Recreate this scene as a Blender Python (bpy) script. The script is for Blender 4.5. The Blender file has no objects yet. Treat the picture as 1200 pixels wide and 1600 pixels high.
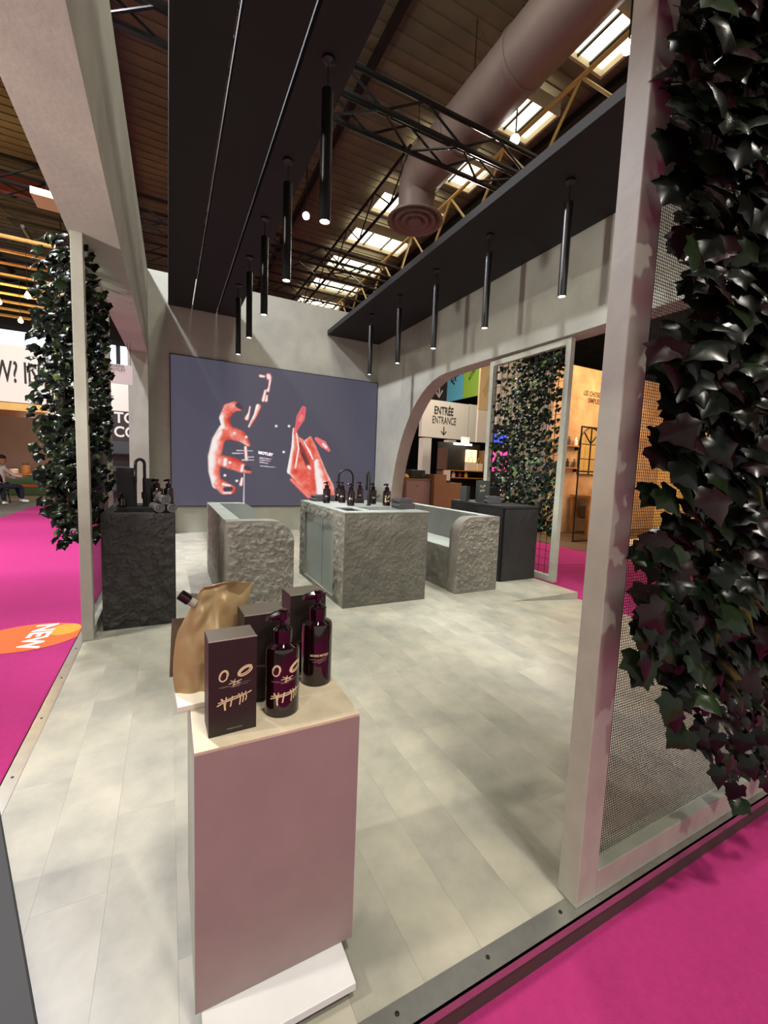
import bpy, bmesh, math, random
from mathutils import Vector, Matrix, noise
random.seed(7)
PI = math.pi
sc = bpy.context.scene
COL = sc.collection

def lin(c):
    return tuple(((v / 255) / 12.92 if v / 255 <= 0.04045 else ((v / 255 + 0.055) / 1.055) ** 2.4) for v in c)

# ------------------------------------------------------------------ camera
cam_d = bpy.data.cameras.new('camera'); cam = bpy.data.objects.new('camera', cam_d); COL.objects.link(cam)
cam_d.sensor_fit = 'VERTICAL'; cam_d.sensor_height = 36.0; cam_d.lens = 662.0 / 1600 * 36
cam_d.clip_start = 0.02; cam_d.clip_end = 300
cam.matrix_world = Matrix(((0.89107734, 0.00891077, -0.453764, 0.0),
                           (-0.45218456, 0.10304259, -0.88595223, 0.0),
                           (0.0388625, 0.99463703, 0.09584823, 1.3),
                           (0, 0, 0, 1)))
sc.camera = cam

# ------------------------------------------------------------------ world, light, exposure
w = bpy.data.worlds.new('world'); sc.world = w; w.use_nodes = True
w.node_tree.nodes['Background'].inputs[0].default_value = (0.97, 0.95, 0.88, 1)
w.node_tree.nodes['Background'].inputs[1].default_value = 0.65
sc.view_settings.view_transform = 'Standard'
sc.view_settings.look = 'None'
sc.view_settings.gamma = 1.0
sc.view_settings.use_curve_mapping = False
sc.view_settings.exposure = 0.0
try:
    sc.cycles.use_denoising = True
    sc.cycles.max_bounces = 6; sc.cycles.diffuse_bounces = 4; sc.cycles.glossy_bounces = 3
    sc.cycles.transmission_bounces = 4; sc.cycles.sample_clamp_indirect = 6.0
except Exception:
    pass

def area_light(name, loc, size, power, col=(1, .95, .86), target=None, sy=None, spread=None):
    d = bpy.data.lights.new(name, 'AREA'); d.energy = power; d.color = col
    d.shape = 'RECTANGLE'; d.size = size; d.size_y = sy or size
    if spread: d.spread = spread
    o = bpy.data.objects.new(name, d); COL.objects.link(o); o.location = loc
    dr = (Vector(target) - Vector(loc)) if target else Vector((0, 0, -1))
    o.rotation_euler = dr.to_track_quat('-Z', 'Y').to_euler()
    return o
# high-bay hall lamps over the aisles (lamp boxes are built further down at the same spots)
HALL = [(0.9, -1.2, 8.6, 360), (-3.6, -3.0, 8.6, 130), (-2.6, 7.0, 8.6, 1350), (6.0, -1.5, 8.6, 120),
        (1.2, -6.0, 8.6, 380), (1.9, 2.6, 8.75, 200), (-6.5, 14.0, 8.6, 500), (8.5, 12.5, 8.6, 420), (-8.0, 2.0, 8.6, 750)]
for i, (x, y, z, p) in enumerate(HALL):
    area_light('hall_lamp_light', (x, y, z - .14), 0.5, p, (.92, .91, 1.0) if i == 2 else (1.0, .94, .82))

# ------------------------------------------------------------------ materials
M = {}
def mat(name, col, rough=.6, metal=0, var=0.0, scale=3.0, bump=0.0, bscale=60, spec=.5, emit=None, estr=0, col2=None, coat=0, rnd=0.0, detail=6):
    m = bpy.data.materials.new(name); m.use_nodes = True; nt = m.node_tree; b = nt.nodes['Principled BSDF']
    c = lin(col)
    b.inputs['Base Color'].default_value = (*c, 1); b.inputs['Roughness'].default_value = rough
    b.inputs['Metallic'].default_value = metal; b.inputs['Specular IOR Level'].default_value = spec
    if coat: b.inputs['Coat Weight'].default_value = coat; b.inputs['Coat Roughness'].default_value = .08
    if emit:
        b.inputs['Emission Color'].default_value = (*lin(emit), 1); b.inputs['Emission Strength'].default_value = estr
    if var or bump or rnd or col2:
        geo = nt.nodes.new('ShaderNodeNewGeometry')
        vec = geo.outputs['Position']
        if rnd:
            oi = nt.nodes.new('ShaderNodeObjectInfo'); vm = nt.nodes.new('ShaderNodeVectorMath'); vm.operation = 'MULTIPLY_ADD'
            cx = nt.nodes.new('ShaderNodeCombineXYZ')
            nt.links.new(oi.outputs['Random'], cx.inputs[0]); nt.links.new(oi.outputs['Random'], cx.inputs[1])
            vm.inputs[1].default_value = (17, 31, 0)
            nt.links.new(cx.outputs[0], vm.inputs[0]); nt.links.new(vec, vm.inputs[2]); vec = vm.outputs[0]
    if var or col2:
        n = nt.nodes.new('ShaderNodeTexNoise'); n.inputs['Scale'].default_value = scale; n.inputs['Detail'].default_value = detail; n.inputs['Roughness'].default_value = .6
        nt.links.new(vec, n.inputs['Vector'])
        r = nt.nodes.new('ShaderNodeValToRGB'); r.color_ramp.elements[0].position = .32; r.color_ramp.elements[1].position = .68
        a = col2 and lin(col2) or tuple(v * (1 - var) for v in c); d = col2 and c or tuple(min(1, v * (1 + var)) for v in c)
        r.color_ramp.elements[0].color = (*a, 1); r.color_ramp.elements[1].color = (*d, 1)
        nt.links.new(n.outputs[0], r.inputs[0]); outc = r.outputs[0]
        if rnd:
            hs = nt.nodes.new('ShaderNodeHueSaturation'); mr = nt.nodes.new('ShaderNodeMapRange')
            mr.inputs[3].default_value = 1 - rnd; mr.inputs[4].default_value = 1 + rnd
            nt.links.new(oi.outputs['Random'], mr.inputs[0]); nt.links.new(mr.outputs[0], hs.inputs['Value'])
            nt.links.new(outc, hs.inputs['Color']); outc = hs.outputs[0]
        nt.links.new(outc, b.inputs['Base Color'])
    if bump:
        n2 = nt.nodes.new('ShaderNodeTexNoise'); n2.inputs['Scale'].default_value = bscale; n2.inputs['Detail'].default_value = 5
        nt.links.new(vec, n2.inputs['Vector'])
        bp = nt.nodes.new('ShaderNodeBump'); bp.inputs['Strength'].default_value = bump; bp.inputs['Distance'].default_value = .02
        nt.links.new(n2.outputs[0], bp.inputs['Height']); nt.links.new(bp.outputs[0], b.inputs['Normal'])
    M[name] = m
    return m

mat('concrete', (162, 163, 151), .75, var=.13, scale=1.6, bump=.10, bscale=25)
mat('concrete_post', (170, 172, 158), .6, var=.10, scale=6, bump=.05, bscale=30)
mat('concrete_smooth', (158, 163, 160), .55, var=.10, scale=4)
mat('plaster_rough', (132, 129, 120), .7, var=.18, scale=7, bump=.35, bscale=70)
mat('plaster_island', (108, 106, 97), .7, var=.2, scale=7, bump=.35, bscale=70)
mat('plaster_dark', (50, 48, 47), .75, var=.25, scale=9, bump=.6, bscale=40)
mat('door_gray', (150, 157, 154), .5, var=.06, scale=3)
mat('vinyl', (186, 181, 165), .4, col2=(147, 146, 136), var=.1, scale=3.4, rnd=.012, bump=.03, bscale=9, detail=10)
mat('aluminium', (190, 192, 188), .28, metal=.9, var=.08, scale=20)
mat('fascia', (70, 60, 56), .6)
mat('carpet_pink', (170, 50, 112), .9, var=.06, scale=40, bump=.3, bscale=300, spec=.1)
mat('carpet_gray', (96, 92, 80), .9, var=.08, scale=10)
mat('carpet_brown', (92, 72, 52), .5, var=.15, scale=8)
mat('black_panel', (19, 17, 18), .8, var=.08, scale=2)
mat('black_metal', (14, 14, 15), .35, spec=.5)
mat('black_matte', (22, 22, 22), .6)
mat('black_stone', (40, 41, 41), .6, var=.15, scale=10, bump=.15, bscale=30)
mat('basin_dark', (24, 23, 22), .5)
mat('lens_white', (255, 255, 255), .3, emit=(255, 246, 232), estr=25)
mat('amber', (26, 4, 10), .08, coat=.6)
mat('cap_black', (18, 7, 10), .15, coat=.4)
mat('carton_brown', (36, 29, 23), .5, var=.05, scale=20)
mat('carton_top', (104, 98, 90), .45)
mat('kraft_foil', (164, 138, 98), .4, metal=.15, var=.12, scale=9)
mat('kraft_dark', (86, 72, 56), .5)
mat('cream_ink', (226, 212, 166), .6)
mat('silver_ink', (170, 164, 150), .5)
mat('card_white', (236, 226, 210), .6)
mat('podium_front', (150, 132, 128), .7, var=.07, scale=5, bump=.04, bscale=20)
mat('podium_top', (206, 192, 166), .6, var=.12, scale=11)
mat('white_slab', (222, 222, 224), .5, var=.04, scale=6)
mat('plinth_dark', (32, 32, 31), .65, var=.06, scale=4)
mat('towel', (92, 90, 94), .95, bump=.6, bscale=220, spec=.05)
mat('towel_light', (128, 126, 126), .95, bump=.6, bscale=220, spec=.05)
mat('glass_dark', (16, 18, 20), .1)
mat('carton_black', (30, 30, 30), .5)
mat('carton_slate', (60, 66, 64), .5)
mat('mesh_wire', (74, 72, 66), .35, metal=.8)
mat('leaf_green', (26, 38, 20), .24, spec=.22, var=.35, scale=12, rnd=.25)
mat('leaf_dark', (13, 18, 13), .24, spec=.22, var=.3, scale=12, rnd=.25)
mat('leaf_purple', (30, 14, 17), .24, spec=.22, var=.3, scale=12, rnd=.25)
mat('leaf_light', (84, 104, 50), .35, var=.3, scale=12, rnd=.2)
mat('vine_stem', (46, 36, 24), .7)
mat('roof', (96, 88, 70), .85, var=.2, scale=1.5)
mat('roof_dark', (47, 41, 32), .8)
mat('hall_wall', (46, 40, 34), .9, var=.15, scale=.6)
mat('steel_dark', (34, 32, 29), .4, metal=.5)
mat('steel_black', (16, 16, 17), .35, metal=.4)
mat('steel_yellow_lit', (196, 168, 96), .5)  # yellow light on the girder bars put into the base colour
mat('beam_red', (110, 44, 34), .6)
mat('skylight', (250, 246, 225), .5, emit=(255, 244, 214), estr=3.2)
mat('sky_well', (176, 168, 140), .7)
mat('duct', (120, 105, 94), .55, metal=.15, var=.08, scale=2)
mat('tube_light', (255, 250, 230), .4, emit=(255, 248, 226), estr=6)
mat('lamp_body', (200, 190, 170), .5)
mat('white_print', (232, 224, 208), .7)
mat('white_sign', (238, 228, 226), .6)
mat('ink_dark', (40, 36, 32), .7)
mat('ink_grey', (120, 112, 116), .7)
mat('banner_blue', (92, 170, 196), .7); mat('banner_green', (140, 178, 60), .7)
mat('banner_dark', (44, 40, 38), .7); mat('banner_beige', (214, 190, 142), .7)
mat('banner_mark', (190, 172, 132), .7)
mat('stone_wall', (206, 172, 130), .8, col2=(172, 132, 92), scale=2.2, bump=.4, bscale=6)
mat('wood_warm', (176, 116, 56), .5, var=.2, scale=6)
mat('wood_yellow', (222, 178, 96), .6, var=.12, scale=4)
mat('wood_dark', (92, 66, 46), .5, var=.15, scale=8)
mat('cabinet_mauve', (150, 130, 118), .5, var=.05, scale=6)
mat('cabinet_brown', (142, 110, 76), .5, var=.08, scale=6)
mat('mirror', (230, 230, 225), .04, metal=1)
mat('ceramic', (236, 226, 206), .2)
mat('bag_white', (226, 208, 180), .7)
mat('bulb_warm', (255, 220, 160), .4, emit=(255, 206, 130), estr=18)
mat('lightbox', (255, 214, 150), .5, emit=(255, 200, 130), estr=2.6)
mat('win_blue', (220, 232, 255), .5, emit=(216, 230, 255), estr=2.2)
mat('panel_green', (70, 98, 72), .8); mat('stripe_red', (214, 74, 50), .7)
mat('wall_pinkbrown', (112, 88, 84), .8, var=.1, scale=.8)
mat('skin', (196, 142, 112), .5); mat('hair_dark', (36, 26, 20), .7)
mat('cloth_white', (244, 240, 232), .85); mat('cloth_navy', (24, 28, 46), .85); mat('shoe_white', (230, 228, 222), .6)
mat('screen_blue', (40, 70, 220), .4, emit=(70, 100, 245), estr=1.3)
mat('screen_pink', (240, 60, 140), .4, emit=(250, 70, 150), estr=1.6)
mat('tag_orange', (236, 96, 30), .8); mat('tag_yellow', (250, 150, 40), .8); mat('tag_white', (250, 240, 240), .7)
mat('food_red', (150, 60, 40), .6); mat('food_yellow', (232, 190, 60), .6)

# ------------------------------------------------------------------ mesh helpers
class MB:
    def __init__(s): s.v = []; s.f = []; s.mi = []; s.cur = 0
    def add(s, vs, fs):
        n = len(s.v); s.v += [tuple(p) for p in vs]
        for f in fs: s.f.append(tuple(i + n for i in f)); s.mi.append(s.cur)
        return s
    def box(s, x0, y0, z0, x1, y1, z1):
        return s.add([(x0, y0, z0), (x1, y0, z0), (x1, y1, z0), (x0, y1, z0), (x0, y0, z1), (x1, y0, z1), (x1, y1, z1), (x0, y1, z1)],
                     [(0, 3, 2, 1), (4, 5, 6, 7), (0, 1, 5, 4), (1, 2, 6, 5), (2, 3, 7, 6), (3, 0, 4, 7)])
    def bar(s, p, q, r, n=6):
        return s.tube([p, q], r, n)
    def tube(s, pts, r, n=8, cap=True):
        pts = [Vector(p) for p in pts]; rings = []; rr = r if isinstance(r, (list, tuple)) else [r] * len(pts)
        up = None; vs = []
        for i, p in enumerate(pts):
            d = (pts[min(i + 1, len(pts) - 1)] - pts[max(i - 1, 0)]).normalized()
            if up is None:
                a = Vector((0, 0, 1)) if abs(d.z) < .9 else Vector((1, 0, 0)); up = (a - d * a.dot(d)).normalized()
            else:
                up = (up - d * up.dot(d)); up = up.normalized() if up.length > 1e-6 else Vector((1, 0, 0))
            sd = d.cross(up)
            for k in range(n):
                t = 2 * PI * (k + .5) / n; vs.append(p + (up * math.cos(t) + sd * math.sin(t)) * rr[i])
        fs = []
        for i in range(len(pts) - 1):
            for k in range(n):
                k2 = (k + 1) % n; fs.append((i * n + k, i * n + k2, (i + 1) * n + k2, (i + 1) * n + k))
        if cap:
            fs.append(tuple(range(n - 1, -1, -1))); fs.append(tuple((len(pts) - 1) * n + k for k in range(n)))
        return s.add(vs, fs)
    def lathe(s, prof, n=24, c=(0, 0, 0)):
        vs = []; fs = []
        for r, z in prof:
            for k in range(n):
                t = 2 * PI * k / n; vs.append((c[0] + r * math.cos(t), c[1] + r * math.sin(t), c[2] + z))
        for i in range(len(prof) - 1):
            for k in range(n):
                k2 = (k + 1) % n; fs.append((i * n + k, i * n + k2, (i + 1) * n + k2, (i + 1) * n + k))
        fs.append(tuple(range(n - 1, -1, -1))); fs.append(tuple((len(prof) - 1) * n + k for k in range(n)))
        return s.add(vs, fs)
    def prism(s, poly, axis, a, b):
        n = len(poly)
        def P(u, v, t): return {'x': (t, u, v), 'y': (u, t, v), 'z': (u, v, t)}[axis]
        vs = [P(u, v, a) for u, v in poly] + [P(u, v, b) for u, v in poly]
        fs = [tuple(range(n)), tuple(range(2 * n - 1, n - 1, -1))] + [(i, n + i, n + (i + 1) % n, (i + 1) % n) for i in range(n)]
        return s.add(vs, fs)
    def mesh(s, name, mats, smooth=False, normals=True):
        me = bpy.data.meshes.new(name); me.from_pydata(s.v, [], s.f); me.update()
        if normals:
            bm = bmesh.new(); bm.from_mesh(me); bmesh.ops.recalc_face_normals(bm, faces=bm.faces); bm.to_mesh(me); bm.free()
        for m in (mats if isinstance(mats, (list, tuple)) else [mats]): me.materials.append(M[m])
        if any(s.mi): me.polygons.foreach_set('material_index', s.mi)
        if smooth:
            me.shade_smooth()
            if smooth != 'all':
                try: me.set_sharp_from_angle(angle=math.radians(35))
                except Exception: pass
        me.update()
        return me
    def build(s, name, mats, parent=None, smooth=False, bevel=0, normals=True, loc=None):
        o = bpy.data.objects.new(name, s.mesh(name, mats, smooth, normals)); COL.objects.link(o)
        if parent is not None: o.parent = parent
        if loc: o.location = loc
        if bevel:
            b = o.modifiers.new('bevel', 'BEVEL'); b.width = bevel; b.segments = 2; b.limit_method = 'ANGLE'
        return o

def tag(o, label=None, cat=None, group=None, kind=None):
    if label: o['label'] = label
    if cat: o['category'] = cat
    if group: o['group'] = group
    if kind: o['kind'] = kind
    return o
def thing(name, label, cat, loc=(0, 0, 0), rz=0, group=None):
    o = bpy.data.objects.new(name, None); COL.objects.link(o); o.location = loc; o.rotation_euler = (0, 0, rz)
    o.empty_display_size = .05
    return tag(o, label, cat, group)
def struct(o): o['kind'] = 'structure'; return o
def copy_tree(o, parent=None):
    c = o.copy(); COL.objects.link(c); c.parent = parent
    for ch in list(o.children): copy_tree(ch, c)
    return c
def inst(me, name, parent, loc=(0, 0, 0), rot=(0, 0, 0), scale=(1, 1, 1)):
    o = bpy.data.objects.new(name, me); COL.objects.link(o); o.parent = parent
    o.location = loc; o.rotation_euler = rot; o.scale = scale
    return o
def aim(o, p, q):
    p = Vector(p); q = Vector(q); o.location = p; d = q - p
    o.rotation_euler = d.to_track_quat('Z', 'Y').to_euler(); o.scale = (1, 1, d.length)
UNITBAR = {}
def bar_part(name, p, q, r, m, parent):
    k = (round(r, 4), m)
    if k not in UNITBAR: UNITBAR[k] = MB().bar((0, 0, 0), (0, 0, 1), r, 6).mesh('bar', m)
    o = inst(UNITBAR[k], name, parent); aim(o, p, q); return o

def text_geo(body, size=1.0, bold=0.0, sx=1.0, align='CENTER', shear=0):
    cu = bpy.data.curves.new('t', 'FONT'); cu.body = body; cu.size = size; cu.align_x = align; cu.align_y = 'CENTER'
    cu.offset = bold; cu.resolution_u = 3; cu.space_line = .95; cu.shear = shear
    o = bpy.data.objects.new('t', cu); COL.objects.link(o)
    me = bpy.data.meshes.new_from_object(o)
    vs = [(v.co.x * sx, v.co.y) for v in me.vertices]; fs = [tuple(p.vertices) for p in me.polygons]
    bpy.data.objects.remove(o); bpy.data.curves.remove(cu); bpy.data.meshes.remove(me)
    return vs, fs
def text_on(name, body, size, fn, m, parent, bold=0, sx=1, align='CENTER', shear=0, normals=False):
    vs, fs = text_geo(body, size, bold, sx, align, shear)
    return MB().add([fn(u, v) for u, v in vs], fs).build(name, m, parent, normals=normals)
def stroke(pts, wd):
    """flat ribbon along 2-D points -> (verts, faces)"""
    vs = []; fs = []; n = len(pts); ww = wd if isinstance(wd, (list, tuple)) else [wd] * n
    for i, (x, y) in enumerate(pts):
        a = pts[max(0, i - 1)]; b = pts[min(n - 1, i + 1)]; dx, dy = b[0] - a[0], b[1] - a[1]; L = math.hypot(dx, dy) or 1
        nx, ny = -dy / L * ww[i] / 2, dx / L * ww[i] / 2
        vs += [(x + nx, y + ny), (x - nx, y - ny)]
    for i in range(n - 1): fs.append((2 * i, 2 * i + 1, 2 * i + 3, 2 * i + 2))
    return vs, fs
def subdiv(pts, k=4):
    out = []
    for a, b in zip(pts, pts[1:]):
        for i in range(k): t = i / k; out.append((a[0] + (b[0] - a[0]) * t, a[1] + (b[1] - a[1]) * t))
    return out + [pts[-1]]

def fb(x, y, z, sc_=1.0, oct_=4):
    return noise.fractal(Vector((x * sc_, y * sc_, z * sc_)), 1.0, 2.0, oct_)
def rough_grid(mb, fn, nu, nv, nrm, amp, freq=14, edge=.06, keep=.35, flip=False):
    """grid of fn(s,t)->point pushed along nrm by chipped-plaster noise"""
    vs = []; N = Vector(nrm)
    for j in range(nv + 1):
        for i in range(nu + 1):
            s_, t_ = i / nu, j / nv; p = Vector(fn(s_, t_))
            a = fb(p.x + 3.1, p.y, p.z, freq, 3); b = fb(p.x, p.y + 7.7, p.z, freq * 2.7, 3)
            h = max(0, a * 1.3 + .15) ** .6 * .75 + b * .45
            e = min(s_, 1 - s_, t_, 1 - t_) / edge; k = min(1, max(keep if e > 0 else 0, e)) if e < 1 else 1
            vs.append(p + N * (h * amp * (k if e > 0 else .0)))
    fs = [(j * (nu + 1) + i, j * (nu + 1) + i + 1, (j + 1) * (nu + 1) + i + 1, (j + 1) * (nu + 1) + i) for j in range(nv) for i in range(nu)]
    if flip: fs = [f[::-1] for f in fs]
    mb.add(vs, fs)

# ================================================================== SETTING
HF = -0.085
# hall floors
def plane_struct(name, x0, y0, x1, y1, z, m):
    return struct(MB().box(x0, y0, z - .05, x1, y1, z).build(name, m))
plane_struct('floor_hall', -32, -14, 32, 42, HF - .012, 'carpet_gray')
plane_struct('floor_carpet', -3.4, -8, 7.1, 30, HF, 'carpet_pink')
plane_struct('floor_shop', 7.12, -2, 14, 11, HF, 'carpet_brown')
# hall shell
struct(MB().box(-32, 42, HF - .1, 32, 42.2, 9.6).build('wall_hall_far', 'hall_wall'))
struct(MB().box(32, -14, HF - .1, 32.2, 42, 9.6).build('wall_hall_right', 'hall_wall'))
roof = struct(MB().box(-32, -14, 9.5, 32, 42, 9.7).build('ceiling', 'roof'))
rb = MB()
for i in range(150):
    y = -6 + i * .3; rb.box(-14, y, 9.475, 18, y + .14, 9.5)
r_ = rb.build('roof_rib', 'roof', roof); r_['kind'] = 'stuff'
pm = MB().box(-.06, 0, -.16, .06, 1, 0).mesh('purlin', 'steel_dark')
for x in (-9, -6, -3, -.9, 1.6, 3.7, 8.2, 11): inst(pm, 'purlin', roof, (x, -8, 9.42), (0, 0, 0), (1, 48, 1))
# skylights
nsk = 0
for k, (y0, y1) in enumerate([(1.4, 2.3), (3.3, 4.3), (5.3, 6.2), (7.25, 8.15), (9.3, 10.2), (11.35, 12.3), (13.35, 14.3), (15.4, 16.4), (17.5, 18.5), (19.6, 20.6)]):
    x0, x1 = (5.45, 7.45) if k not in (2, 3) else (6.5, 7.5)
    if k < 2: x0, x1 = 6.4, 8.2
    nsk += 1
    s = MB().box(x0, y0, 9.14, x1, y1, 9.17).build('window_%d' % nsk, 'skylight'); struct(s)
    f = MB()
    f.box(x0 - .05, y0 - .05, 9.02, x0, y1 + .05, 9.3); f.box(x1, y0 - .05, 9.02, x1 + .05, y1 + .05, 9.3)
    f.box(x0, y0 - .05, 9.02, x1, y0, 9.3); f.box(x0, y1, 9.02, x1, y1 + .05, 9.3)
    f.build('window_frame', 'sky_well', s)
    for q in (1, 2): MB().box(x0 + (x1 - x0) * q / 3 - .02, y0, 9.08, x0 + (x1 - x0) * q / 3 + .02, y1, 9.12).build('glazing_bar', 'steel_dark', s)

# stand floor: base slab, planks, ramp
X0, X1, Y0, Y1 = -.6, 4.2, .735, 8.75
RX, RY0, RY1 = 3.15, 1.905, 3.22
fl = MB().box(X0 + .005, Y0 + .005, HF, RX, Y1, -.004)
fl.box(RX, Y0 + .005, HF, X1, RY0, -.004); fl.box(RX, RY1, HF, X1, Y1, -.004)
floor = struct(fl.build('floor', 'vinyl'))
PW, PL = .1875, 1.22
plank_me = MB().box(0, 0, -.004, 1, 1, 0).mesh('plank', 'vinyl')
def plank(x0, y0, x1, y1):
    g = .0002
    if x1 - x0 < .01 or y1 - y0 < .01: return
    inst(plank_me, 'plank', floor, (x0 + g, y0 + g, 0), (0, 0, 0), (x1 - x0 - 2 * g, y1 - y0 - 2 * g, 1))
ci = 0; x = X0 + .05
offs = [0, .61, .3, .9, .15, .75, .45]
while x < X1 - 1e-4:
    xe = min(x + PW, X1)
    if x < RX - 1e-4 and xe > RX: xe = RX
    segs = [(Y0 + .055, Y1)] if xe <= RX + 1e-4 else [(Y0 + .055, RY0), (RY1, Y1)]
    for a, b in segs:
        y = a - offs[ci % 7]
        while y < b:
            plank(x, max(a, y), xe, min(b, y + PL)); y += PL
    x = xe; ci += 1
ramp = MB().add([(RX, RY0, 0), (X1 + .03, RY0, HF), (X1 + .03, RY1, HF), (RX, RY1, 0), (RX, RY0, HF), (RX, RY1, HF)],
                [(0, 1, 2, 3), (0, 4, 1), (3, 2, 5), (4, 5, 2, 1), (0, 3, 5, 4)]).build('floor_ramp', 'vinyl'); struct(ramp)
# aluminium edge strips
al = MB()
al.box(X0 - .004, Y0 - .006, -.003, X1, Y0 + .054, .002); al.box(X0 - .004, Y0 - .006, -.03, X1, Y0 - .002, .002)
t1 = struct(al.build('trim_1', 'aluminium'))
al = MB(); al.box(X0 - .006, Y0 + .054, -.003, X0 + .05, Y1, .002); al.box(X0 - .006, Y0 + .054, -.03, X0 - .001, Y1, .002)
t2 = struct(al.build('trim_2', 'aluminium'))
sm = MB().lathe([(0.001, .0), (.006, .0), (.005, .002), (.001, .0025)], 10).mesh('screw', 'steel_dark')
for k in range(9): inst(sm, 'screw', t1, (.2 + k * .28, Y0 + .03, .002))
for k in range(10): inst(sm, 'screw', t2, (X0 + .025, 1.2 + k * .45, .002))
fa = MB().box(X0, Y0 - .002, HF, X1, Y0 + .005, -.03); fa.box(X0 - .002, Y0, HF, X0 + .006, Y1, -.03)
struct(fa.build('trim_3', 'fascia'))

# stand walls
back = struct(MB().box(-.58, 8.75, HF, 4.5, 9.0, 4.62).build('wall_back', 'concrete'))
# left wall: lintel over a wide opening + rear pier  (profile in y,z)
lp = [(.74, 2.79), (3.7, 2.79), (8.38, 3.13), (8.38, HF), (8.75, HF), (8.75, 4.62), (3.3, 4.02), (.74, 4.02)]
MBl = MB().prism(lp, 'x', -.575, -.285)
struct(MBl.build('wall_left', 'concrete'))
# right wall with the arched opening
arch = [(1.87, HF), (1.87, 2.97), (3.5, 2.97), (4.8, 2.99), (5.6, 3.0), (6.1, 2.99)]
arch += [(6.1 + 1.85 * math.sin(t), .3 + 2.69 * math.cos(t)) for t in [math.radians(a) for a in range(6, 91, 6)]]
arch += [(7.95, HF)]
# build face strips so that the concave outline stays clean
mbw = MB(); XI, XO = 4.2, 4.47; TOP = 4.62
pts = [(.74, TOP), (.74, HF)] ; outer = arch
def quadp(a, b): mbw.add([(XI, a[0], a[1]), (XI, b[0], b[1]), (XI, b[0], TOP), (XI, a[0], TOP), (XO, a[0], a[1]), (XO, b[0], b[1]), (XO, b[0], TOP), (XO, a[0], TOP)],
                         [(0, 1, 2, 3), (4, 7, 6, 5), (0, 4, 5, 1), (3, 2, 6, 7)])
mbw.box(XI, .74, HF, XO, 1.87, TOP); mbw.box(XI, 7.95, HF, XO, 8.75, TOP)
for a, b in zip(arch[1:-2], arch[2:-1]): quadp(a, b)
quadp(arch[-2], (7.9501, arch[-2][1]))
struct(mbw.build('wall_right', 'concrete'))

# black ceiling panels
def ceil_panel(label, x0, x1, z0=4.08, z1=4.2, y0=.74):
    o = MB().box(x0, y0, z0, x1, 8.745, z1).build('ceiling_panel', 'black_panel', bevel=.004)
    return tag(o, label, 'ceiling panel', 'black ceiling panels of the stand')
ceil_panel('matte black ceiling panel nearest the pinkish left beam', .03, .405)
ceil_panel('matte black ceiling panel between the two light slits', .435, .82)
ceil_panel('matte black ceiling panel carrying the left row of tube lamps', .85, 1.18)
ceil_panel('wide matte black canopy along the right arched wall', 2.99, 4.195, 4.08, 4.175)

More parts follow.
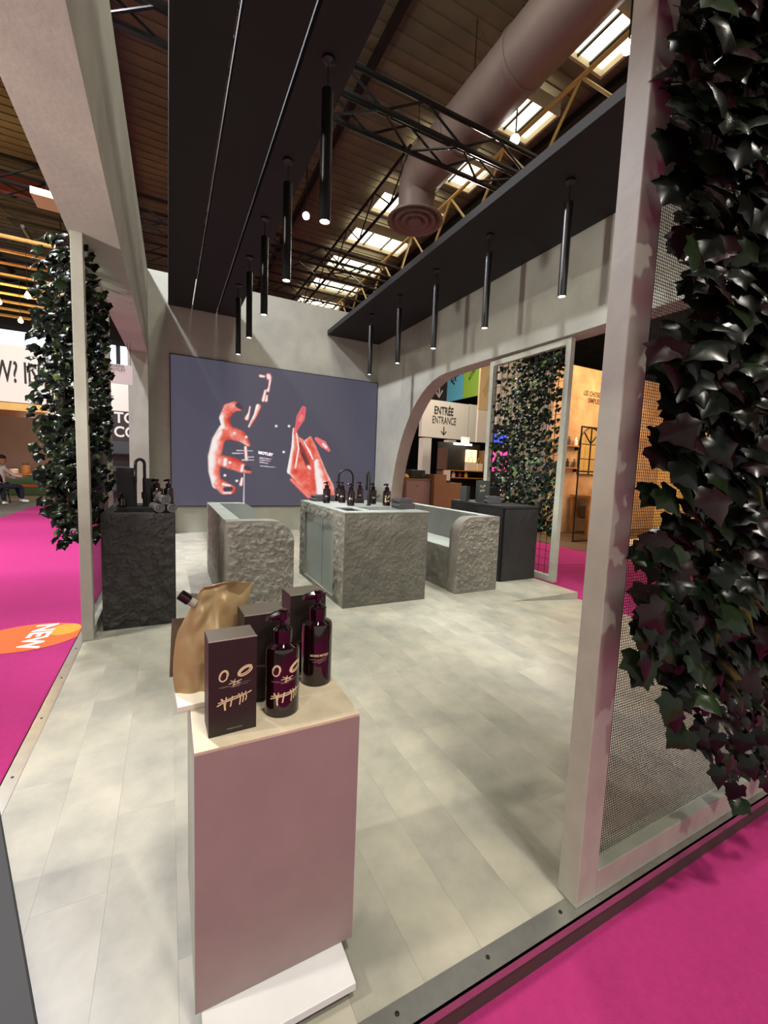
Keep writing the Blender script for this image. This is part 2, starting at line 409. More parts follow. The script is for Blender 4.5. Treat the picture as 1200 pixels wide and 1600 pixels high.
# ================================================================== LED SCREEN
def make_screen():
    SX0, SX1, SZ0, SZ1 = .06, 4.18, .51, 3.235
    t = thing('led_screen', 'large LED screen showing two wet hands and a dark bottle', 'screen', (0, 8.72, 0))
    MB().box(SX0 - .015, 0.002, SZ0 - .015, SX1 + .015, .03, SZ1 + .015).build('screen_frame', 'black_matte', t)
    nx, nz = 372, 246
    RED = (238, 84, 62); PNK = (246, 132, 124); WHT = (255, 240, 236); DK = (60, 58, 74); DR = (150, 44, 40)
    # (points, radii, core colour, edge colour)
    S = [
        ('poly', [(2.33, 2.11), (2.41, 1.93), (2.54, 1.86), (2.67, 1.96), (2.79, 1.75), (3.02, 1.25), (3.2, .94), (3.24, .6), (2.75, .6), (2.37, 1.03), (2.22, 1.2), (2.27, 1.64)], RED, PNK),
        ('cap', [(.96, 1.98), (.86, 1.75), (.79, 1.44), (.79, 1.17), (.83, .92)], [.09, .11, .11, .10, .08], WHT, PNK),
        ('cap', [(1.03, 2.05), (.97, 2.19), (1.05, 2.37), (1.17, 2.43), (1.25, 2.4)], [.08, .09, .1, .09, .05], RED, PNK),
        ('cap', [(.97, 2.02), (.94, 2.18)], [.05, .06], WHT, PNK),
        ('cap', [(.92, 1.85), (1.06, 1.92), (1.27, 1.87), (1.42, 1.72)], [.1, .12, .11, .04], RED, PNK),
        ('cap', [(.88, 1.82), (.92, 1.9)], [.05, .05], WHT, PNK),
        ('cap', [(.96, 1.37), (1.14, 1.33), (1.3, 1.26), (1.45, 1.19)], [.11, .12, .1, .04], RED, PNK),
        ('cap', [(.99, 1.4), (.98, 1.31)], [.04, .04], WHT, PNK), ('cap', [(1.31, 1.3), (1.29, 1.2)], [.03, .03], WHT, PNK),
        ('cap', [(1.38, 1.26), (1.44, 1.24)], [.05, .04], DK, DK),
        ('cap', [(.87, .94), (.98, .85), (1.11, .83)], [.1, .12, .08], RED, PNK), ('cap', [(.95, .93), (1.08, .9)], [.03, .02], WHT, PNK),
        ('cap', [(1.0, .83), (1.09, .84)], [.045, .04], DK, DK), ('cap', [(.96, .76), (1.09, .76)], [.02, .02], WHT, PNK),
        ('cap', [(1.22, 2.45), (1.27, 2.42)], [.05, .04], DK, DK),
        ('cap', [(1.63, 3.06), (1.7, 3.06)], [.025, .02], WHT, PNK), ('cap', [(1.79, 3.08), (1.8, 3.05)], [.045, .045], WHT, PNK),
        ('cap', [(1.82, 3.0), (1.8, 2.86), (1.78, 2.8)], [.02, .015, .03], WHT, PNK), ('cap', [(1.73, 2.79), (1.69, 2.6)], [.02, .028], WHT, PNK),
        ('cap', [(1.765, 2.7), (1.75, 2.6)], [.014, .024], WHT, PNK), ('cap', [(1.6, 2.47), (1.55, 2.31), (1.43, 2.07)], [.05, .035, .022], WHT, WHT),
        ('cap', [(1.44, 2.45), (1.42, 2.33), (1.38, 2.22)], [.012, .015, .035], WHT, PNK),
        ('cap', [(1.34, 1.15), (1.335, .56)], [.012, .02], (200, 190, 205), DK), ('cap', [(1.3, 1.05), (1.28, .93)], [.02, .03], WHT, PNK),
        ('cap', [(1.36, 1.66), (1.38, 1.42)], [.025, .025], WHT, PNK),
        ('cap', [(2.51, 2.52), (2.45, 2.33), (2.36, 2.08)], [.05, .085, .03], (232, 84, 104), PNK), ('cap', [(2.47, 2.36), (2.44, 2.28)], [.03, .03], PNK, PNK),
        ('cap', [(2.31, 2.09), (2.31, 1.72), (2.24, 1.22)], [.02, .04, .055], WHT, PNK),
        ('cap', [(2.37, 2.0), (2.42, 1.7), (2.36, 1.3)], [.015, .02, .02], WHT, RED),
        ('cap', [(2.45, 1.8), (2.53, 1.58), (2.63, 1.36)], [.03, .06, .05], DR, DR), ('cap', [(2.5, 1.6), (2.6, 1.42)], [.03, .03], (70, 50, 60), DR),
        ('cap', [(2.53, 1.84), (2.66, 1.64), (2.73, 1.49)], [.012, .03, .015], WHT, RED),
        ('cap', [(2.84, 1.42), (2.9, 1.2), (3.02, .7)], [.08, .12, .17], WHT, PNK),
        ('cap', [(2.28, 1.05), (2.65, .7)], [.03, .03], PNK, RED), ('cap', [(2.8, 1.92), (2.95, 1.82), (3.08, 1.7)], [.04, .075, .03], (248, 110, 120), PNK),
        ('cap', [(2.95, 1.82), (3.02, 1.76)], [.03, .03], WHT, PNK), ('cap', [(2.64, 1.33), (2.67, 1.3)], [.035, .03], WHT, PNK),
    ]
    for d in [(1.95, 2.12), (2.21, 2.14), (2.11, 1.61), (1.37, 1.86), (1.15, 1.92), (1.07, 1.35), (1.2, 1.0), (.98, 1.1)]:
        S.append(('cap', [d, (d[0] + .005, d[1])], [.02, .02], WHT, WHT))
    # text rows on the bottle: thin bright lines
    for (xa, xb, z, r) in [(1.12, 1.32, 1.53, .012), (1.2, 1.5, 1.59, .01), (1.4, 1.52, 1.47, .012), (1.3, 1.52, 1.41, .012), (1.64, 1.86, 1.47, .012), (1.64, 1.84, 1.43, .010), (1.64, 1.8, 1.385, .012), (1.65, 1.95, 1.31, .009)]:
        S.append(('cap', [(xa, z), (xb, z - (.02 if xa > 1.6 else -.01))], [r, r * .6], (232, 216, 226), (150, 130, 150)))
    import numpy as np
    gx = np.linspace(SX0, SX1, nx + 1); gz = np.linspace(SZ0, SZ1, nz + 1)
    PX, PZ = np.meshgrid(gx, gz); PX = PX.ravel(); PZ = PZ.ravel()
    base = np.array(lin((74, 72, 88)))
    def vnoise(f, seed):
        g = np.random.default_rng(seed).random((64, 64)); x = PX * f; y = PZ * f; xi = np.floor(x).astype(int); yi = np.floor(y).astype(int); fx = x - xi; fy = y - yi
        fx = fx * fx * (3 - 2 * fx); fy = fy * fy * (3 - 2 * fy); G = lambda a, b: g[a % 64, b % 64]
        return (G(xi, yi) * (1 - fx) + G(xi + 1, yi) * fx) * (1 - fy) + (G(xi, yi + 1) * (1 - fx) + G(xi + 1, yi + 1) * fx) * fy
    NZ = .6 * vnoise(9, 1) + .3 * vnoise(23, 2) + .1 * vnoise(50, 4)
    def skin_ramp(k):
        st = [(0, (70, 26, 30)), (.28, (168, 46, 40)), (.5, (232, 82, 62)), (.72, (246, 140, 124)), (.9, (255, 226, 218)), (1.0, (255, 244, 240))]
        xs_ = [a for a, _ in st]; return np.stack([np.interp(k, xs_, [lin(c)[i] for _, c in st]) for i in range(3)], 1)
    C = np.tile(base, (len(PX), 1)) * (1.0 + .08 * (1 - (PX - SX0) / (SX1 - SX0)))[:, None]
    rng = np.random.default_rng(3); grain = rng.random(len(PX))
    for it in S:
        if it[0] == 'poly':
            _, P, c1, c2 = it; ins = np.zeros(len(PX), bool); dist = np.full(len(PX), 9.)
            for (ax, az), (bx, bz) in zip(P, P[1:] + P[:1]):
                cr = ((az > PZ) != (bz > PZ)) & (PX < (bx - ax) * (PZ - az) / ((bz - az) or 1e-9) + ax); ins ^= cr
                L2 = (bx - ax) ** 2 + (bz - az) ** 2; tt = np.clip(((PX - ax) * (bx - ax) + (PZ - az) * (bz - az)) / L2, 0, 1)
                dist = np.minimum(dist, np.hypot(PX - ax - tt * (bx - ax), PZ - az - tt * (bz - az)))
            a = np.where(ins, 1.0, np.clip(1 - dist / .02, 0, 1)); kk = np.clip(dist / .12, 0, 1)
            c1 = np.array(lin(c1)); c2 = np.array(lin(DR))
            col = skin_ramp(np.clip(.28 + .42 * NZ + .10 * grain + .25 * (1 - kk) ** 2, 0, 1))
        else:
            _, P, R_, c1, c2 = it; d = np.full(len(PX), 9.); side = np.zeros(len(PX))
            for i in range(len(P) - 1):
                (ax, az), (bx, bz) = P[i], P[i + 1]; L2 = (bx - ax) ** 2 + (bz - az) ** 2 + 1e-12
                tt = np.clip(((PX - ax) * (bx - ax) + (PZ - az) * (bz - az)) / L2, 0, 1)
                rr = R_[i] + (R_[i + 1] - R_[i]) * tt; dd = np.hypot(PX - ax - tt * (bx - ax), PZ - az - tt * (bz - az)) / rr
                upd = dd < d; side = np.where(upd, (PX - ax - tt * (bx - ax)) / rr, side); d = np.minimum(d, dd)
            big = max(R_) > .045
            a = np.clip((1.12 - d) / .26, 0, 1) if big else np.clip((1.5 - d) / .7, 0, 1)
            m_ = np.clip((d - .55) / .45, 0, 1)[:, None]
            col = np.array(lin(c1))[None] * (1 - m_) + np.array(lin(c2))[None] * m_
            if c1 == RED: col = skin_ramp(np.clip(.30 + .40 * NZ + .10 * grain - .30 * side + .12 * np.clip(1 - d, 0, 1), 0, 1))
            elif big and c1 == WHT: col = skin_ramp(np.clip(.72 + .3 * NZ - .35 * np.clip(side, -.4, 1), 0, 1))
        C = C * (1 - a[:, None]) + col * a[:, None]
    vs = np.stack([PX, np.zeros_like(PX), PZ], 1)
    idx = np.arange((nx + 1) * (nz + 1)).reshape(nz + 1, nx + 1)
    F = np.stack([idx[:-1, :-1], idx[:-1, 1:], idx[1:, 1:], idx[1:, :-1]], -1).reshape(-1, 4)
    me = bpy.data.meshes.new('display'); me.from_pydata(vs.tolist(), [], F.tolist()); me.update()
    at = me.color_attributes.new('picture', 'FLOAT_COLOR', 'POINT')
    at.data.foreach_set('color', np.concatenate([C, np.ones((len(C), 1))], 1).astype('f').ravel())
    m = bpy.data.materials.new('led_display'); m.use_nodes = True; nt = m.node_tree; b = nt.nodes['Principled BSDF']
    an = nt.nodes.new('ShaderNodeAttribute'); an.attribute_name = 'picture'
    b.inputs['Base Color'].default_value = (.02, .02, .022, 1); b.inputs['Roughness'].default_value = .55
    nt.links.new(an.outputs['Color'], b.inputs['Emission Color']); b.inputs['Emission Strength'].default_value = .9
    me.materials.append(m)
    o = bpy.data.objects.new('display', me); COL.objects.link(o); o.parent = t
    mat('led_text', (240, 225, 230), .5, emit=(245, 230, 236), estr=1.0)
    text_on('display_text', 'MOTLEY', .075, lambda u, v: (1.75 + u, -.003, 1.555 + v - .12 * u), 'led_text', t, bold=.004, normals=False)
make_screen()

# ================================================================== PENDANT LAMPS
def make_pendant():
    t = thing('pendant_lamp', '', 'lamp', (0, 0, 4.08))
    MB().lathe([(.03, 0), (.045, -.004), (.045, -.02), (.02, -.035), (.004, -.04)], 16).build('ceiling_mount', 'black_metal', t, True)
    MB().bar((0, 0, -.035), (0, 0, -.2), .004).build('cable', 'black_metal', t)
    MB().lathe([(.005, -.19), (.038, -.2), (.04, -.21), (.04, -1.05), (.034, -1.05), (.034, -1.03)], 20).build('tube', 'black_metal', t, True)
    MB().lathe([(.001, -1.035), (.034, -1.035), (.034, -1.04), (.001, -1.045)], 20).build('lens', 'lens_white', t, True)
    return t
pend = make_pendant()
ordn = ['farthest', 'second farthest', 'middle', 'second nearest', 'nearest']
first = True
for row, xs, zt in (('left', [1.0] * 5, 4.08), ('right', [3.27, 3.3, 3.32, 3.36, 3.385], 4.08)):
    for k, (px_, py_) in enumerate(zip(xs, [7.18, 6.18, 5.17, 4.135, 3.045])):
        p = pend if first else copy_tree(pend); first = False
        p.location = (px_, py_, zt)
        tag(p, '%s black tube lamp hanging in the %s row' % (ordn[k], row), 'lamp', 'black tube pendant lamps')
        d = bpy.data.lights.new('lamp_light', 'SPOT'); d.energy = 58; d.spot_size = math.radians(75); d.spot_blend = .6; d.shadow_soft_size = .03; d.color = (.95, 1, .94)
        o = bpy.data.objects.new('lamp_light', d); COL.objects.link(o); o.parent = p; o.location = (0, 0, -1.07)

# ================================================================== WIRE FRAMES (posts, rails, mesh)
def wire_frame(label, L, Hh, pw, pd, cell, wr, loc, rz, group='concrete-look mesh frames'):
    t = thing('plant_frame', label, 'frame', loc, rz, group)
    for x in (0, L - pw): MB().box(x, -pd / 2, 0, x + pw, pd / 2, Hh).build('post', 'concrete_post', t, bevel=.003)
    for z in (0, Hh - pw): MB().box(pw, -pd / 2, z, L - pw, pd / 2, z + pw).build('rail', 'concrete_post', t, bevel=.003)
    m = MB(); n = int((L - 2 * pw) / cell)
    for i in range(1, n): x = pw + i * cell; m.tube([(x, 0, pw), (x, 0, Hh - pw)], wr, 4, False)
    n = int((Hh - 2 * pw) / cell)
    for i in range(1, n): z = pw + i * cell; m.tube([(pw, wr * 1.6, z), (L - pw, wr * 1.6, z)], wr, 4, False)
    o = m.build('wire_mesh', 'mesh_wire', t, normals=False); o['kind'] = 'stuff'
    return t
wire_frame('tall concrete-look frame with fine mesh standing on the front edge', 1.32, 2.95, .09, .07, .0090, .0009, (1.09, .785, .002), 0)
wire_frame('concrete-look mesh frame under the left beam beside the pink aisle', 1.45, 2.79, .075, .07, .03, .0016, (-.525, 3.575, .002), PI / 2)
wire_frame('concrete-look mesh frame standing in the arched right wall', 1.42, 2.96, .075, .07, .10, .003, (4.285, 3.63, .002), PI / 2)

# ================================================================== IVY
def leaf_mesh(name, m, sharp=1.0):
    out = [(0, 0), (.2, -.13), (.43, -.07), (.44, .12), (.62, .36), (.40, .45), (.33, .62), (.15, .78), (0, 1.0)]
    ol = out + [(-x, y) for x, y in reversed(out[1:-1])]
    vs = [(0, .36, .06)]
    for x, y in ol: vs.append((x * sharp, y, -.16 * abs(x) - .18 * max(0, y - .4) ** 2 - (.05 if y < 0 else 0)))
    n = len(ol); fs = [(0, 1 + i, 1 + (i + 1) % n) for i in range(n)]
    mb = MB().add(vs, fs); return mb
LEAF = {}
for m_ in ('leaf_green', 'leaf_dark', 'leaf_purple', 'leaf_light'):
    LEAF[m_] = leaf_mesh('leaf', m_).mesh('leaf', m_, smooth='all', normals=False)
LV = leaf_mesh('leaf', 'leaf_green'); 
def ivy(label, leaves, nparts, stems, stem_r, weights, group='ivy plants'):
    """leaves: list of (pos, size, facing vector, importance)"""
    t = thing('ivy', label, 'ivy', leaves[0][0], 0, group)
    org = Vector(leaves[0][0]); mats = list(weights)
    leaves = sorted(leaves, key=lambda l: -l[3]); mb = MB()
    for i, (p, s, d, _) in enumerate(leaves):
        mk = random.choices(mats, [weights[k] for k in mats])[0]
        d = Vector(d) + Vector((random.uniform(-.6, .6), random.uniform(-.6, .6), random.uniform(-.3, .6))); d.normalize()
        down = Vector((random.uniform(-.6, .6), random.uniform(-.6, .6), -1)); yv = (down - d * down.dot(d)).normalized(); xv = yv.cross(d)
        R = Matrix((xv, yv, d)).transposed(); P = Vector(p) - org
        if i < nparts:
            o = inst(LEAF[mk], 'leaf', t, P, R.to_euler(), (s, s, s))
        else:
            mb.cur = mats.index(mk); mb.add([R @ (Vector(v) * s) + P for v in LV.v], LV.f)
    if mb.v:
        o = mb.build('foliage', mats, t, smooth='all', normals=False); o['kind'] = 'stuff'
    for st in stems:
        MB().tube([Vector(q) - org for q in st], stem_r, 5).build('stem', 'vine_stem', t, True)
    return t
def lerp_tab(tab, v):
    tab = sorted(tab)
    if v <= tab[0][0]: return tab[0][1]
    for (a, b), (c, d) in zip(tab, tab[1:]):
        if v <= c: return b + (d - b) * (v - a) / (c - a)
    return tab[-1][1]
# --- the near vine on the front frame
left_tab = [(.1, 2.1), (.18, 2.02), (.29, 1.9), (.45, 1.72), (.55, 1.58), (.66, 1.46), (.78, 1.27), (.87, 1.2), (1.03, 1.18), (1.2, 1.16), (1.39, 1.18), (1.57, 1.2), (1.75, 1.26), (1.92, 1.27), (2.02, 1.2), (2.12, 1.15), (2.5, 1.15), (2.9, 1.17)]
lv = []
while len(lv) < 2600:
    z = .27 + 2.7 * random.random(); x = 1.1 + 1.35 * random.random(); xl = lerp_tab(left_tab, z)
    if z < .7 and random.random() < .35: continue
    if 1.0 < z < 1.5 and x < 1.42 and random.random() < .5: continue
    side = random.random(); y = (.735 - .14 * random.random()) if side < .8 else .83 + .05 * random.random()
    if x * .74 / y < xl + (.035 if z < 2.0 else .01) or x > 2.42: continue
    s = random.uniform(.06, .105) * (.75 if z < .7 else 1)
    lv.append(((x, y, z), s, (-.25, -1, .35), 3 - x + (side < .8)))
stems = []
for k in range(16):
    xb = 1.3 + k * .07; zt = 2.9; zb = max(.15, .9 - .05 * k + random.uniform(-.1, .2))
    st = []; n = 9
    for i in range(n + 1):
        z = zt + (zb - zt) * i / n; st.append((max(lerp_tab(left_tab, z) + .04, xb + .06 * math.sin(i * 1.3 + k) + .02 * i), .725 + .02 * math.sin(i * 2 + k), z))
    stems.append(st)
stems += [[(1.5, .72, .95), (1.58, .71, .8), (1.66, .7, .65), (1.78, .7, .5), (1.9, .7, .34)], [(1.35, .72, 1.15), (1.3, .70, 1.05), (1.33, .69, .95)]]
ivy('dark glossy ivy with large leaves hanging over the near front frame', lv, 300, stems, .0035, {'leaf_green': 3, 'leaf_dark': 5, 'leaf_purple': 3})
# --- left vine, outside the left frame
lv = []
ltab = [(.7, .16), (.9, .26), (1.28, .30), (1.6, .33), (2.2, .30), (2.6, .26), (2.85, .2)]
while len(lv) < 1500:
    z = .7 + 2.1 * random.random() ** .9; y = 3.62 + 1.25 * random.random() ** 1.3
    if z < 1.0 and y > 4.1: continue
    wd = lerp_tab(ltab, z) * .8; u = random.random()
    x = -.56 - wd * u if random.random() < .8 else -.5 + .03 * random.random()
    lv.append(((x, y, z), random.uniform(.045, .08), (-.5, -1, .4), 6 - y + u))
stems = [[(-.6 - .03 * k, 3.7 + .1 * k, 2.8), (-.63 - .04 * k, 3.72 + .1 * k, 2.0), (-.66 - .03 * k, 3.74 + .12 * k, 1.3), (-.62 - .02 * k, 3.72 + .1 * k, .72 + .1 * k)] for k in range(6)]
ivy('green ivy trailing beside the pink aisle on the left frame', lv, 260, stems, .004, {'leaf_green': 5, 'leaf_dark': 7, 'leaf_light': .5})
# --- rear right vine in the arch
lv = []
while len(lv) < 1500:
    z = .6 + 2.28 * random.random(); y = 3.72 + 1.2 * random.random()
    dens = .9 - .35 * (y > 4.6) * (z > 1.6) - .45 * (y < 4.0) * (z > 1.4) * (z < 2.5) - .3 * (z < 1.0) - .25 * (y > 4.4) * (z > 2.5)
    if random.random() > dens: continue
    lv.append(((4.29 + random.uniform(-.05, .1), y, z), random.uniform(.045, .075), (-1, -.3, .3), random.random()))
stems = [[(4.3, 3.8 + .13 * k, 2.9), (4.31, 3.84 + .13 * k, 2.0), (4.3, 3.78 + .13 * k, 1.2), (4.31, 3.8 + .13 * k, .55)] for k in range(9)]
ivy('ivy screen of small leaves behind the black counter', lv, 150, stems, .004, {'leaf_green': 4, 'leaf_dark': 4, 'leaf_light': 1})

# ================================================================== BENCHES, ISLAND, COUNTERS
def bench(label, loc, flip, mb_rough='plaster_rough'):
    """sits in local x 0..W (back at W, open side at 0), y 0..L ; flip mirrors x"""
    W, L, Hh, T, R = .57, 1.9, .84, .15, .2
    t = thing('bench', label, 'bench', loc, 0, 'concrete benches')
    sx = (lambda x: W - x) if flip else (lambda x: x)
    def ztop(x):
        if x >= R: return Hh
        d = R - x; return Hh - R + math.sqrt(max(0, R * R - d * d))
    def endpanel(y0, y1, near=True):
        m = MB(); n = 26
        xs = [R * (1 - math.cos(PI / 2 * i / 12)) for i in range(13)] + [R + (W - R) * i / 14 for i in range(1, 15)]
        prof = [(x, ztop(x)) for x in xs]
        m.cur = 0
        def fnf(s_, t_):
            k = s_ * (len(xs) - 1); i = min(int(k), len(xs) - 2); x = xs[i] + (xs[i + 1] - xs[i]) * (k - i); return (sx(x), y0, t_ * ztop(x))
        rough_grid(m, fnf, 70, 100, (0, -1, 0), .017 if near else .0, 22, edge=.05)
        rough_grid(m, lambda s_, t_: (fnf(s_, t_)[0], y1, fnf(s_, t_)[2]), 40, 50, (0, 1, 0), .0 if near else .015, 20)
        # rim over the top and sides
        rim = [(0, 0)] + prof + [(W, 0)]
        vs = []; fs = []
        for x, z in rim: vs += [(sx(x), y0, z), (sx(x), y1, z)]
        for i in range(len(rim) - 1): fs.append((2 * i, 2 * i + 1, 2 * i + 3, 2 * i + 2))
        m.add(vs, fs)
        return m
    endpanel(0, T).build('end_panel', mb_rough, t, True)
    endpanel(L - T, L, False).build('end_panel', 'concrete_smooth', t, True)
    # back
    m = MB(); a, b = sorted((sx(W - .13), sx(W)))
    MB().box(a, T, 0, b, L - T, Hh).build('backrest', 'concrete_smooth', t)
    xo = sx(W) ; xn = 1 if not flip else -1
    rough_grid(m, lambda s_, t_: (xo, T + (L - 2 * T) * s_, Hh * t_), 50, 30, (xn, 0, 0), .018, 16)
    m.build('back_shell', 'plaster_rough', t, True)
    a, b = sorted((sx(.02), sx(W - .13)))
    m = MB(); m.box(a, T, 0, b, L - T, .485); m.build('seat', 'concrete_smooth', t, bevel=.006)
    m = MB(); rough_grid(m, lambda s_, t_: (sx(.018), T + (L - 2 * T) * s_, .47 * t_), 50, 20, (-xn, 0, 0), .02, 16)
    m.build('seat_front', 'plaster_rough', t, True)
    return t
bench('grey rough concrete bench right of the island, facing left', (2.765, 3.635, 0), False)
bench('grey rough concrete bench left of the island, facing right', (.42, 3.65, 0), True)

def pump_bottle(name, label, loc, rz=0, h=.25, r=.04, group=None, face=False, lines=True, head=0, simple=False):
    t = thing(name, label, 'bottle', loc, rz, group); k = h / .25
    n = 14 if simple else 32
    bh = .165 * k
    MB().lathe([(r * .9, 0), (r, .004), (r, bh - .008), (r * .93, bh), (r * .55, bh + .008 * k), (r * .5, bh + .012 * k)], n).build('body', 'amber', t, True)
    c = MB().lathe([(r * .56, bh + .008 * k), (r * .58, bh + .02 * k), (r * .58, bh + .04 * k), (r * .38, bh + .046 * k), (r * .2, bh + .05 * k)], n).build('collar', 'cap_black', t, True)
    p = MB().lathe([(r * .17, bh + .045 * k), (r * .17, bh + .062 * k), (r * .34, bh + .064 * k), (r * .36, bh + .082 * k), (r * .25, h), (r * .02, h)], 12)
    ca, sa = math.cos(head), math.sin(head); z = h - .012 * k
    p.tube([(-ca * r * .3, -sa * r * .3, z), (ca * r * .4, sa * r * .4, z + .001), (ca * r * .85, sa * r * .85, z - .003), (ca * r * 0.95, sa * r * 0.95, z - .010 * k)], [r * .27, r * .26, r * .2, r * .14], 8)
    p.build('pump', 'cap_black', t, True)
    rr = r + .0006
    def cyl(u, v, a0=-PI / 2): return (rr * math.cos(a0 + u / rr), rr * math.sin(a0 + u / rr), v)
    return t, cyl
def scrawl_face(fn, m, parent, s=1.0, fine=True):
    """eyes, nose and stitched mouth drawn with a brush: fn maps (u,v) to the surface"""
    def put(name, strokes_):
        mb = MB()
        for pts, wd in strokes_:
            p2 = subdiv([(x * s, y * s) for x, y in pts], 3); vs, fs = stroke(p2, wd * s); mb.add([fn(u, v) for u, v in vs], fs)
        mb.build(name, m, parent, normals=False)
    def ring(cx, cy, a, b, rot, wd, turns=1.6):
        pts = []
        for i in range(int(18 * turns) + 1):
            t = 2 * PI * i / 18; k = 1 - .16 * (i // 18); x, y = a * k * math.cos(t), b * k * math.sin(t)
            pts.append((cx + x * math.cos(rot) - y * math.sin(rot), cy + x * math.sin(rot) + y * math.cos(rot)))
        return pts, wd
    put('printed_eye', [ring(-.021, .022, .008, .0115, -.3, .0028)])
    put('printed_eye', [ring(.021, .026, .0155, .0085, .5, .0028), ring(.021, .026, .0115, .0045, .5, .0022, 1)])
    put('printed_nose', [([(-.011, .003), (0, .0045), (.014, .008)], .0018), ([(-.008, .009), (.009, .003)], .0018), ([(.001, .011), (-.002, -.004)], .0018), ([(-.004, -.001), (.012, .002)], .0015)])
    put('printed_mouth', [([(-.034, -0.0400), (-.02, -0.0340), (0, -0.0310), (.018, -0.0270), (.034, -0.0200)], .0026), ([(-.032, -0.0340), (0, -0.0265), (.03, -0.0230)], .0022),
                          ([(-.026, -0.0260), (-.02, -0.0340), (-.018, -0.0520)], .0036), ([(-.016, -0.0240), (-.018, -0.0420)], .0024), ([(-.004, -0.0240), (-.008, -0.0460)], .0028),
                          ([(.008, -0.0210), (.012, -0.0320), (.010, -0.0460)], .0024), ([(.014, -0.0200), (.018, -0.0320), (.016, -0.0420)], .0024), ([(.022, -0.0190), (.024, -0.0320), (.022, -0.0390)], .0022)])
def fine_print(fn, parent, yc=-.001, wd=.066):
    mb = MB()
    for x0, x1, y, w_ in [(-.034, -.012, -.001, .0005), (.006, .036, .0025, .0005), (-.030, .03, -.0022, .0006), (-.008, .012, -.0048, .0009)]:
        vs, fs = stroke(subdiv([(x0, y + yc), (x1, y + yc + .0015)], 5), w_); mb.add([fn(u, v) for u, v in vs], fs)
    mb.build('printed_lines', 'silver_ink', parent, normals=False)

# ---- island
def island():
    x0, x1, y0, y1, Z = 1.445, 2.355, 3.605, 5.07, .91
    t = thing('washing_island', 'grey rough concrete washing island with inset basin in the centre', 'counter', (0, 0, 0))
    m = MB(); rough_grid(m, lambda s, q: (x0 + (x1 - x0) * s, y0, (Z - .008) * q), 120, 120, (0, -1, 0), .006, 26, edge=.03)
    m.build('front_panel', 'plaster_island', t, True)
    m = MB(); rough_grid(m, lambda s, q: (x1, y0 + (y1 - y0) * s, (Z - .012) * q), 60, 40, (1, 0, 0), .012, 15, edge=.03); m.build('side_panel', 'plaster_rough', t, True)
    # left side: rough surround with two recessed doors
    m = MB(); dy0, dy1, dz0, dz1 = 3.875, 4.87, .045, .79
    rough_grid(m, lambda s, q: (x0, y0 + (dy0 - y0) * s, Z * q), 22, 80, (-1, 0, 0), .014, 18, edge=.06, flip=True)
    rough_grid(m, lambda s, q: (x0, dy1 + (y1 - dy1) * s, Z * q), 16, 80, (-1, 0, 0), .014, 18, edge=.06, flip=True)
    rough_grid(m, lambda s, q: (x0, dy0 + (dy1 - dy0) * s, dz1 + (Z - dz1) * q), 70, 14, (-1, 0, 0), .014, 18, edge=.06, flip=True)
    m.box(x0, dy0, 0, x0 + .04, dy1, dz0)
    m.box(x0, dy0 - .002, dz0, x0 + .05, dy0, dz1); m.box(x0, dy1, dz0, x0 + .05, dy1 + .002, dz1); m.box(x0, dy0, dz1, x0 + .05, dy1, dz1 + .002)
    m.build('door_surround', 'plaster_rough', t, True)
    for a, b in ((dy0 + .006, 4.268), (4.292, dy1 - .006)): MB().box(x0 + .02, a, dz0, x0 + .04, b, dz1).build('door', 'door_gray', t, bevel=.002)
    MB().box(x0 + .041, y0 + .004, .0, x1 - .004, y1, .7).build('body', 'concrete_smooth', t)
    bx0, bx1, by0, by1 = 1.78, 2.2, 3.79, 4.16; tx0, tx1, ty0, ty1 = 1.52, 1.715, 3.74, 4.10
    m = MB(); zt = Z - .010
    xs = [x0 - .004, tx0, tx1, bx0, bx1, x1 + .004]; 
    m.box(xs[0], y0 - .004, zt, tx0, y1, Z); m.box(tx0, y0 - .004, zt, tx1, ty0, Z); m.box(tx0, ty1, zt, tx1, y1, Z); m.box(tx1, y0 - .004, zt, bx0, y1, Z)
    m.box(bx0, y0 - .004, zt, bx1, by0, Z); m.box(bx0, by1, zt, bx1, y1, Z); m.box(bx1, y0 - .004, zt, xs[5], y1, Z)
    m.build('countertop', 'concrete_smooth', t)
    m = MB(); d = .16
    m.box(bx0 - .01, by0 - .01, Z - d, bx0, by1 + .01, zt); m.box(bx1, by0 - .01, Z - d, bx1 + .01, by1 + .01, zt); m.box(bx0, by0 - .01, Z - d, bx1, by0, zt); m.box(bx0, by1, Z - d, bx1, by1 + .01, zt)
    m.box(bx0, by0, Z - d, bx1, by1, Z - d + .01); m.build('basin', 'concrete_smooth', t)
    MB().box(x0 + .002, y1 - .012, 0, x1 - .002, y1, Z - .010).build('back_panel', 'concrete_smooth', t)
    MB().box(tx0 + .002, ty0 + .002, Z - .035, tx1 - .002, ty1 - .002, Z - .008).build('drain_tray', 'glass_dark', t, bevel=.01)
    return t
island()

